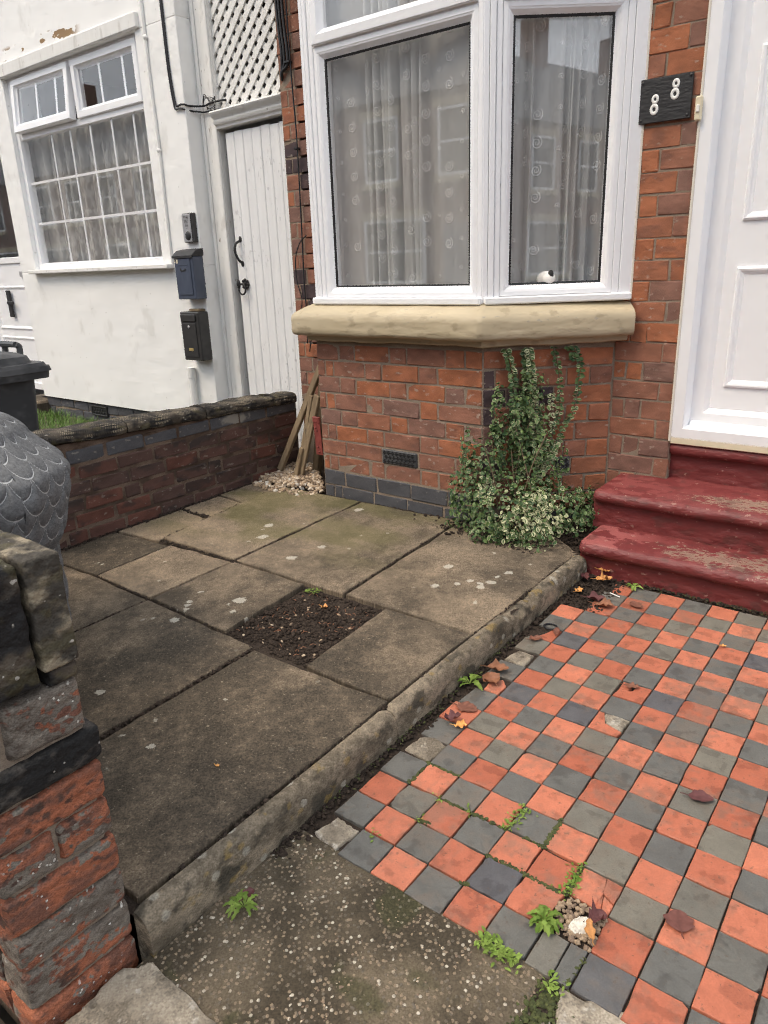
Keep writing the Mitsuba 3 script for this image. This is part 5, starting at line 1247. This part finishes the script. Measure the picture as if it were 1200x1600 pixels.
# ------------------------------------------------------------------ leaves
LV = np.array([[0, 0, 0], [.25, -.30, .06], [.25, 0, 0], [.25, .30, .06], [.55, -.38, .08], [.55, 0, .0], [.55, .38, .08], [.82, -.22, .03], [.82, 0, -.02], [.82, .22, .03], [1, 0, -.07]])
LE = np.array([.6, 1, 0, 1, 1, 0, 1, 1, .1, 1, 1.0])
LF = np.array([[0, 1, 2], [0, 2, 3], [1, 4, 5], [1, 5, 2], [2, 5, 6], [2, 6, 3], [4, 7, 8], [4, 8, 5], [5, 8, 9], [5, 9, 6], [7, 10, 8], [8, 10, 9]])
def leaves(P, D, Nn, L, tone, wid=1.0):
    """P base points, D directions, Nn normals, L lengths, tone per leaf -> mesh, uv"""
    P, D, Nn = (np.asarray(a, float) for a in (P, D, Nn)); n = len(P); L = np.broadcast_to(L, (n,))
    D = D / np.linalg.norm(D, axis=1, keepdims=True); S = np.cross(Nn, D); S /= np.linalg.norm(S, axis=1, keepdims=True) + 1e-9; N2 = np.cross(D, S)
    v = P[:, None] + L[:, None, None] * (LV[None, :, :1] * D[:, None] + LV[None, :, 1:2] * wid * S[:, None] + LV[None, :, 2:] * N2[:, None])
    f = (LF[None] + (np.arange(n) * len(LV))[:, None, None]).reshape(-1, 3)
    uv = np.stack([np.repeat(tone, len(LV)), np.tile(LE, n)], 1)
    return (v.reshape(-1, 3), f), uv
sr = np.random.default_rng(13)
P, D, Nn, L, tn = [], [], [], [], []
def out_ok(q):
    if q[0] < A[0]: return q[1] < 3.040
    return (q[:2] - A) @ CN[:2] > .008 and q[2] > .13
def add_leaf(q, n, l, t, dr_=None):
    n = n / np.linalg.norm(n); d = dr_ if dr_ is not None else np.cross(n, sr.normal(0, 1, 3)); d = d + 0.35 * sr.normal(0, 1, 3) * .4 + np.array([0, 0, -.25])
    P.append(q); D.append(d); Nn.append(n + sr.normal(0, .35, 3)); L.append(l); tn.append(t)
blobs = [((-1.60, 2.99, .28), (.25, .19, .15), 900), ((-1.43, 3.12, .27), (.20, .17, .12), 620), ((-1.80, 2.965, .30), (.13, .09, .18), 430), ((-1.31, 3.30, .25), (.12, .12, .10), 260), ((-1.56, 3.16, .45), (.16, .10, .20), 520),
         ((-1.90, 2.98, .12), (.05, .05, .20), 130), ((-1.84, 2.99, .52), (.035, .04, .13), 90), ((-1.70, 3.03, .55), (.05, .05, .15), 130), ((-1.48, 2.92, .20), (.16, .10, .09), 300), ((-1.65, 2.86, .19), (.10, .07, .07), 170), ((-1.62, 3.10, .66), (.07, .06, .14), 190), ((-1.56, 3.16, .58), (.10, .06, .14), 190), ((-1.585, 3.175, .76), (.075, .05, .17), 170), ((-1.70, 3.05, .72), (.035, .04, .16), 110), ((-1.60, 3.14, .82), (.035, .035, .14), 90), ((-1.76, 2.99, .44), (.10, .07, .16), 220)]
for c, r_, n in blobs:
    c, r_ = np.array(c), np.array(r_); k = 0; n = int(n * 1.5)
    while k < n:
        d = sr.normal(0, 1, 3); d /= np.linalg.norm(d); rad = (.45 + .60 * sr.random() ** .6)
        lump = .82 + .45 * meshkit.noise((c + d * r_) * 13 + 3)
        q = c + d * r_ * rad * lump
        k += 1
        if not out_ok(q): continue
        dist = np.linalg.norm((q - np.array([-1.43, 2.95, .27])) / [.13, .12, .12]); strand = np.linalg.norm((q - np.array([-1.70, 2.93, .36])) / [.05, .06, .12])
        var = .75 + .3 * sr.random() if sr.random() < .75 * np.exp(-dist ** 2 * .8) else .9 if strand < 1 and sr.random() < .5 else .42 if sr.random() < .45 else .12 * sr.random()
        nrm = d * [1, 1, .6] + np.array([.15, -.35, .55])
        add_leaf(q, nrm, .010 + .018 * sr.random() ** 1.2, var)
stems = []
def cantp(s, z, out=.018): return np.array([A[0], A[1], 0]) + CU * s + CN * out + np.array([0, 0, z])
runs = [([(.10, 1.02), (.134, .90), (.147, .725), (.17, .53), (.19, .40)], 1.7, .5), ([(.208, 1.02), (.224, .907), (.242, .72), (.267, .526), (.285, .393)], 2.0, .75), ([(.19, 1.02), (.205, .9), (.20, .75), (.215, .6), (.23, .45)], 1.6, .25),
        ([(.332, 1.018), (.357, .931), (.372, .80), (.37, .70), (.339, .60)], .9, .45), ([(.428, 1.02), (.464, .926), (.459, .834), (.443, .71), (.395, .633), (.37, .553), (.315, .458), (.278, .393)], 1.0, .45), ([(.40, 1.02), (.428, .98), (.44, .95)], 1.2, .1),
        ([(.33, .80), (.335, .72), (.345, .60)], .8, .9), ([(.36, .56), (.31, .46), (.26, .36)], 1.8, 1.0), ([(.15, .75), (.14, .6), (.15, .45)], 1.6, .4), ([(.05, .66), (.08, .56), (.10, .42)], 1.5, .3), ([(.26, .74), (.28, .6), (.30, .46)], 1.4, .35)]
for pts, dens, var in runs:
    c = smooth_path([np.array(cantp(s, z, .012 + .012 * dens)) for s, z in pts], 10)
    stems.append(tube(c, .0022, 5))
    length = np.linalg.norm(np.diff(c, axis=0), axis=1).sum(); n = int(length / .0135 * dens)
    for k in range(n):
        t = (k + .5 * sr.random()) / n * (len(c) - 1); i = min(int(t), len(c) - 2); q = c[i] + (c[i + 1] - c[i]) * (t - i)
        for sgn in (-1, 1):
            add_leaf(q + CN * .012 * sr.random() * dens, CN * 1.0 + np.array([0, -.1, .35]), (.019 + .012 * sr.random()) * (.85 if dens < 1.1 else 1), min(1, max(0, var - .12 + .25 * sr.normal())), CU * sgn + np.array([0, 0, .3 * sr.normal()]) + CN * .3)
for k in range(26):
    a = np.array([-1.62 + .10 * sr.normal(), 3.06 + .03 * sr.normal(), .16]); b = np.array(blobs[k % len(blobs)][0]) + sr.normal(0, .05, 3)
    if out_ok(b) and out_ok(a): stems.append(tube(smooth_path([a, (a + b) / 2 + [0, -.02, .05], b], 5), .003, 5))
sh = thing('climbing_shrub', 'variegated green and cream shrub climbing the angled bay brickwork beside the red steps', 'shrub')
m, uv = leaves(P, D, Nn, np.array(L), np.array(tn), .92)
part(sh, 'foliage', m, 'leaf', kind='stuff', uv=uv)
part(sh, 'stem', join(stems), 'timber', smooth=True, uv=None)
m, tone = pebbles([(-1.62 + .16 * sr.normal(), 2.98 + .07 * sr.normal(), .142) for k in range(500)] + [(-1.36 + .06 * sr.normal(), 3.08 + .1 * sr.normal(), .140) for k in range(300)], .004 + .008 * sr.random(800), .6, 61)
part('garden_soil', 'shrub_litter', m, 'soil', kind='stuff', uv=tone)

# weeds
def rosette(x, y, z, n, Lr, seed, toothed=True, up=.35, wid=.30):
    r = np.random.default_rng(seed); V, F, U_ = [], [], []
    for k in range(n):
        a = 2 * math.pi * k / n + r.normal(0, .35); l = Lr * (.6 + .5 * r.random()); d = np.array([math.cos(a), math.sin(a), 0]); s = np.array([-d[1], d[0], 0]); rise = up * (.5 + r.random())
        m_ = 9; base = len(V); t_ = r.random()
        for q in range(m_):
            t = q / (m_ - 1); w = l * wid * math.sin(math.pi * min(1, .08 + .85 * t ** 1.3)) * (1 + (.45 if q % 2 else -.35) * toothed) * (.35 if t < .25 else 1)
            c = np.array([x, y, z]) + d * l * t + np.array([0, 0, l * rise * (t * 1.6 - 1.5 * t * t) + .004]) + s * l * .06 * math.sin(t * 5 + k)
            V += [c - s * w * .5 + [0, 0, .12 * w], c, c + s * w * .5 + [0, 0, .12 * w]]; U_ += [[t_, 1], [t_, 0], [t_, 1]]
        for q in range(m_ - 1):
            b = base + q * 3; F += [[b, b + 3, b + 4], [b, b + 4, b + 1], [b + 1, b + 4, b + 5], [b + 1, b + 5, b + 2]]
    return (np.array(V), np.array(F)), np.array(U_)
def weed(label, x, y, zf, n, Lr, seed, **kw):
    m, uv = rosette(x, y, float(zf(x, y)), n, Lr, seed, **kw); solid('weed', label, 'weed', m, 'weed_leaf', smooth=True, uv=uv)
weed('small bright green weed at the foot of the red steps', -.94, 2.892, path_z, 9, .038, 1, toothed=False, up=.9, wid=.42)
weed('green dandelion weed growing out of the foot of the kerb, midway along it', -1.140, 1.875, path_z, 9, .062, 2, up=.7, wid=.26)
weed('ragged dandelion weed on the pebbly concrete near the street end of the kerb', -1.095, .800, path_z, 13, .046, 3, up=.6, wid=.24)
weed('largest bright green weed sprouting from the hole of the missing tile', -.515, 1.165, path_z, 34, .042, 4, up=.9, wid=.26)
def tuft(label, pts, h, seed, zf, n=60, bs='weed_leaf', kind='stuff'):
    r = np.random.default_rng(seed); P_, D_, N_, L_, t_ = [], [], [], [], []
    for k in range(n):
        x, y = pts[r.integers(len(pts))]; x += r.normal(0, .010); y += r.normal(0, .010); a = r.random() * 6.28
        P_.append([x, y, float(zf(x, y)) + .002 + h * .3 * r.random()]); D_.append([math.cos(a), math.sin(a), .5 * r.random()]); N_.append([r.normal(0, .4), r.normal(0, .4), 1]); L_.append(h * (.5 + .7 * r.random())); t_.append(r.random())
    m, uv = leaves(P_, D_, N_, np.array(L_), np.array(t_), .6)
    solid('weed', label, 'weed', m, bs, uv=uv, kind=kind)
tuft('low feathery weed along the front edge of the tiles by the pebbly concrete', [(-.60 + .018 * k, 1.048 - .002 * k) for k in range(5)], .015, 1, path_z, 190)
tuft('line of tiny weeds in the tile joint between a red and a grey tile', [tile_xy(3.0 + .02 * k, 1.0 + .14 * k) for k in range(7)], .013, 2, path_z, 70)
tuft('moss-like weed filling the open joint beside the cracked red tile', [tile_xy(5.0, .05 + .12 * k) for k in range(8)], .011, 3, path_z, 90)
tuft('tiny sprig of weed in the planting hole of the paving', [(-2.02, 2.01), (-1.99, 2.015)], .018, 4, lambda x, y: slab_z(x, y) - .015, 26)
tuft('small weed at the broken corner between the tiles and the stone bits, lower right', [(-.44, 1.05), (-.43, 1.03)], .014, 5, path_z, 30)
tuft('low creeping weeds in tile joints near the left end of the front tile row', [tile_xy(1.0, .95), tile_xy(1.9, 1.0), tile_xy(1.02, 0.02), tile_xy(0.4, -1.0)], .010, 6, path_z, 46)
tuft('dark low weed growing along the bottom of the kerb beside the tiles', [(-1.16, 1.15 + .05 * k) for k in range(22)], .011, 7, path_z, 170, 'moss_green')
tuft('dark low weed growing along the bottom of the lowest red step', [(-.93 + .045 * k, 2.937) for k in range(24)], .012, 8, path_z, 190, 'moss_green')

# fallen leaves
def dead(label, x, y, l, a, tone, seed, zf=path_z, curl=.35, wid=.75, lift=.004):
    r = np.random.default_rng(seed); n = 9; V, F, U_ = [], [], []
    d = np.array([math.cos(a), math.sin(a), 0]); s = np.array([-d[1], d[0], 0])
    for q in range(n):
        t = q / (n - 1); w = l * wid * .5 * math.sin(math.pi * (.04 + .93 * t)) ** .8 * (1 + .18 * r.normal())
        z = float(zf(x, y)) + lift + l * curl * (t - .5) ** 2
        c = np.array([x, y, 0]) + d * l * (t - .5) + s * l * .06 * math.sin(3 * t)
        up_ = w * curl * (1 + .5 * r.normal())
        V += [c - s * w + [0, 0, z + up_], c - s * w * .5 + [0, 0, z + up_ * .3], c + [0, 0, z], c + s * w * .5 + [0, 0, z + up_ * .3], c + s * w + [0, 0, z + up_]]; U_ += [[tone, .8], [tone, .3], [tone, 1], [tone, .3], [tone, .8]]
    for q in range(n - 1):
        for k in range(4):
            b = q * 5 + k; F += [[b, b + 5, b + 6], [b, b + 6, b + 1]]
    e = np.array(V[2]); st = tube([e, e - d * l * .18 + s * l * .04 + [0, 0, .002], e - d * l * .35 + [0, 0, .004]], .0012, 5)
    nV = len(V); V = np.vstack([np.array(V), st[0]]); F = np.vstack([np.array(F), st[1] + nV]); U_ = np.vstack([np.array(U_), np.tile([[tone, .9]], (len(st[0]), 1))])
    solid('fallen_leaf', label, 'leaf', (V, F), 'dead_leaf', smooth=True, uv=U_)
dead('purple brown fallen leaf lying on a grey tile near the right edge of the photo', -.344, 1.748, .062, .35, .12, 1, curl=.25)
dead('rounded brown fallen leaf lying on a red tile at the lower right', -.273, 1.335, .058, 2.0, .22, 2, curl=.15, wid=1.0)
dead('orange yellow fallen leaf in the dirt where the kerb meets the red steps', -1.065, 2.875, .075, .8, .82, 3, curl=.6, lift=.015)
dead('dark purple curled leaf in the corner between kerb and red steps', -1.145, 2.86, .06, 2.2, .05, 4, curl=.7, lift=.012)
dead('small orange leaf highest in the litter beside the lowest red step', -1.09, 2.935, .05, .2, .85, 5, curl=.5, lift=.03)
dead('dark red leaf on the tiles just below the corner litter', -1.03, 2.70, .075, .4, .08, 6, curl=.5)
dead('brown veined leaf on a red tile below the lowest step', -.875, 2.74, .062, 2.5, .30, 7, curl=.3)
dead('broken tan leaf beside the dark red one near the far end of the kerb', -.98, 2.66, .075, .3, .55, 8, curl=.5)
dead('pale orange leaf piece against the kerb, far end of the tiles', -1.12, 2.74, .045, 1.2, .9, 9, curl=.5)
dead('brown orange leaf cluster beside the dandelion at the kerb, upper leaf', -1.10, 2.00, .075, .5, .62, 10, curl=.6, lift=.008)
dead('folded rusty leaf beside the dandelion at the kerb, lower leaf', -1.085, 1.935, .07, 2.4, .55, 11, curl=.7)
dead('crimson curled leaf by the kerb next to the stone infill', -1.075, 1.665, .055, .9, .10, 12, curl=.8, lift=.010)
dead('reddish flat leaf lying across a red tile by the kerb', -1.075, 1.75, .07, .15, .30, 13, curl=.1)
dead('yellow leaf sliver next to the crimson leaf by the kerb', -1.04, 1.655, .040, .6, .98, 14, curl=.6)
dead('thin brown leaf beside the black hair tie', -1.045, 2.36, .058, 1.9, .30, 15, curl=.5, wid=.45)
dead('dull pink leaf in the dirt gap beside the hair tie', -1.09, 2.27, .05, .9, .33, 16, curl=.4)
dead('pointed orange leaf lying over the white stone in the missing tile hole', -.415, 1.185, .052, 2.1, .78, 17, curl=.5, wid=.5, lift=.022)
dead('purple leaf at the right side of the missing tile hole', -.418, 1.232, .045, 1.0, .12, 18, curl=.8, lift=.006)
dead('purple brown leaf behind the dandelion on the pebbly concrete', -1.105, .825, .035, 1.6, .1, 19, curl=.6, lift=.008)
dead('tiny pale leaf scrap on a red tile, upper right of the path', -.501, 2.589, .022, .6, .9, 20, curl=.8)
dead('brown leaf hidden in the broken red tile, middle of the path', *tile_xy(3.4, 8.7), .045, .3, .35, 21, curl=.4)
dead('tiny yellow leaf scrap on the big paving slab by the kerb', -1.435, 1.02, .012, .3, 1.0, 22, zf=slab_z, curl=.5, lift=.002)
dead('dry pale leaf bit in the soil of the planting hole', -1.86, 1.93, .03, .3, .8, 23, zf=lambda x, y: slab_z(x, y) - .015, curl=.7)
m, tone = pebbles([(-.446, 1.196, .026)], .031, .45, 71, tm(trimesh.creation.icosphere(subdivisions=3)), .05)
solid('stone', 'rough white stone lying in the hole of the missing tile', 'stone', m, 'pebble', smooth=False, uv=np.tile([[1.0, .5]], (len(m[0]), 1)))
tor = trimesh.creation.torus(.026, .0035, major_sections=40, minor_sections=8); 
solid('hair_tie', 'black elastic hair tie lying on the tiles near the kerb', 'hair tie', (tor.vertices * [1, .85, 1] + [-1.086, 2.389, .0515], tor.faces), 'cable', smooth=True)
solid('twig', 'thin pale twig on the tiles near the corner of kerb and steps', 'twig', tube([(-1.005, 2.79, .060), (-.955, 2.772, .0605)], .0025, 6), 'toy_white', smooth=True)

# ------------------------------------------------------------------ the terrace across the street, mirrored in the panes
def far_house():
    wl = [cbox(0, 4.6, -10.9, -10.2, 0, 5.3, .01)]
    fr_w, gl, ledge = [], [], []
    def win(x0, x1, z0, z1):
        o = (0, -10.2, 0)
        fr_w.append(framed(rect_frame(x0, x1, z0, z1, [(0, -.05), (0, .04), (.07, .04), (.07, -.02)]), o, (1, 0, 0), (0, 1, 0)))
        fr_w.append(framed(cbox(x0 + .07, x1 - .07, -.01, .035, (z0 + z1) / 2 - .03, (z0 + z1) / 2 + .03, .004), o, (1, 0, 0), (0, 1, 0)))
        gl.append(framed(cbox(x0 + .07, x1 - .07, -.05, .005, z0 + .07, z1 - .07, .002), o, (1, 0, 0), (0, 1, 0)))
        ledge.append(framed(cbox(x0 - .1, x1 + .1, -.02, .12, z0 - .16, z0 - .005, .01), o, (1, 0, 0), (0, 1, 0))); ledge.append(framed(cbox(x0 - .1, x1 + .1, -.02, .06, z1 + .005, z1 + .2, .01), o, (1, 0, 0), (0, 1, 0)))
    win(.5, 2.5, .9, 2.5); win(.6, 1.7, 3.4, 4.9); win(2.9, 3.9, 3.4, 4.9)
    dr_ = framed(join([cbox(3.05, 3.95, -.02, .05, .1, 2.3, .01)]), (0, -10.2, 0), (1, 0, 0), (0, 1, 0))
    rf = (np.array([[-.02, -10.0, 5.25], [4.62, -10.0, 5.25], [4.62, -13.6, 8.0], [-.02, -13.6, 8.0], [-.02, -17.2, 5.25], [4.62, -17.2, 5.25]]), np.array([[0, 1, 2, 3], [3, 2, 5, 4]]))
    ch = join([cbox(-.35, .35, -13.9, -13.2, 7.6, 9.2, .02)])
    return [('wall', join(wl), 'far_brick'), ('window', join(fr_w), 'upvc'), ('glass', join(gl), 'slate'), ('ledge', join(ledge), 'cream_paint'), ('door', dr_, 'navy_paint'), ('roof', join([rf]), 'roof_slate'), ('chimney', ch, 'far_brick')]
FH = [(n, mikit.ply(m, b)) for n, m, b in far_house()]
for k in range(19):
    t = thing('terraced_house', 'brick terraced house across the street, seen only mirrored in the window panes', 'house', 'terraced houses across the street')
    for n, d in FH:
        scene[f'{t}__{n}'] = {**d, 'to_world': T().translate([-55.2 + 4.6 * k, 0, 0])}
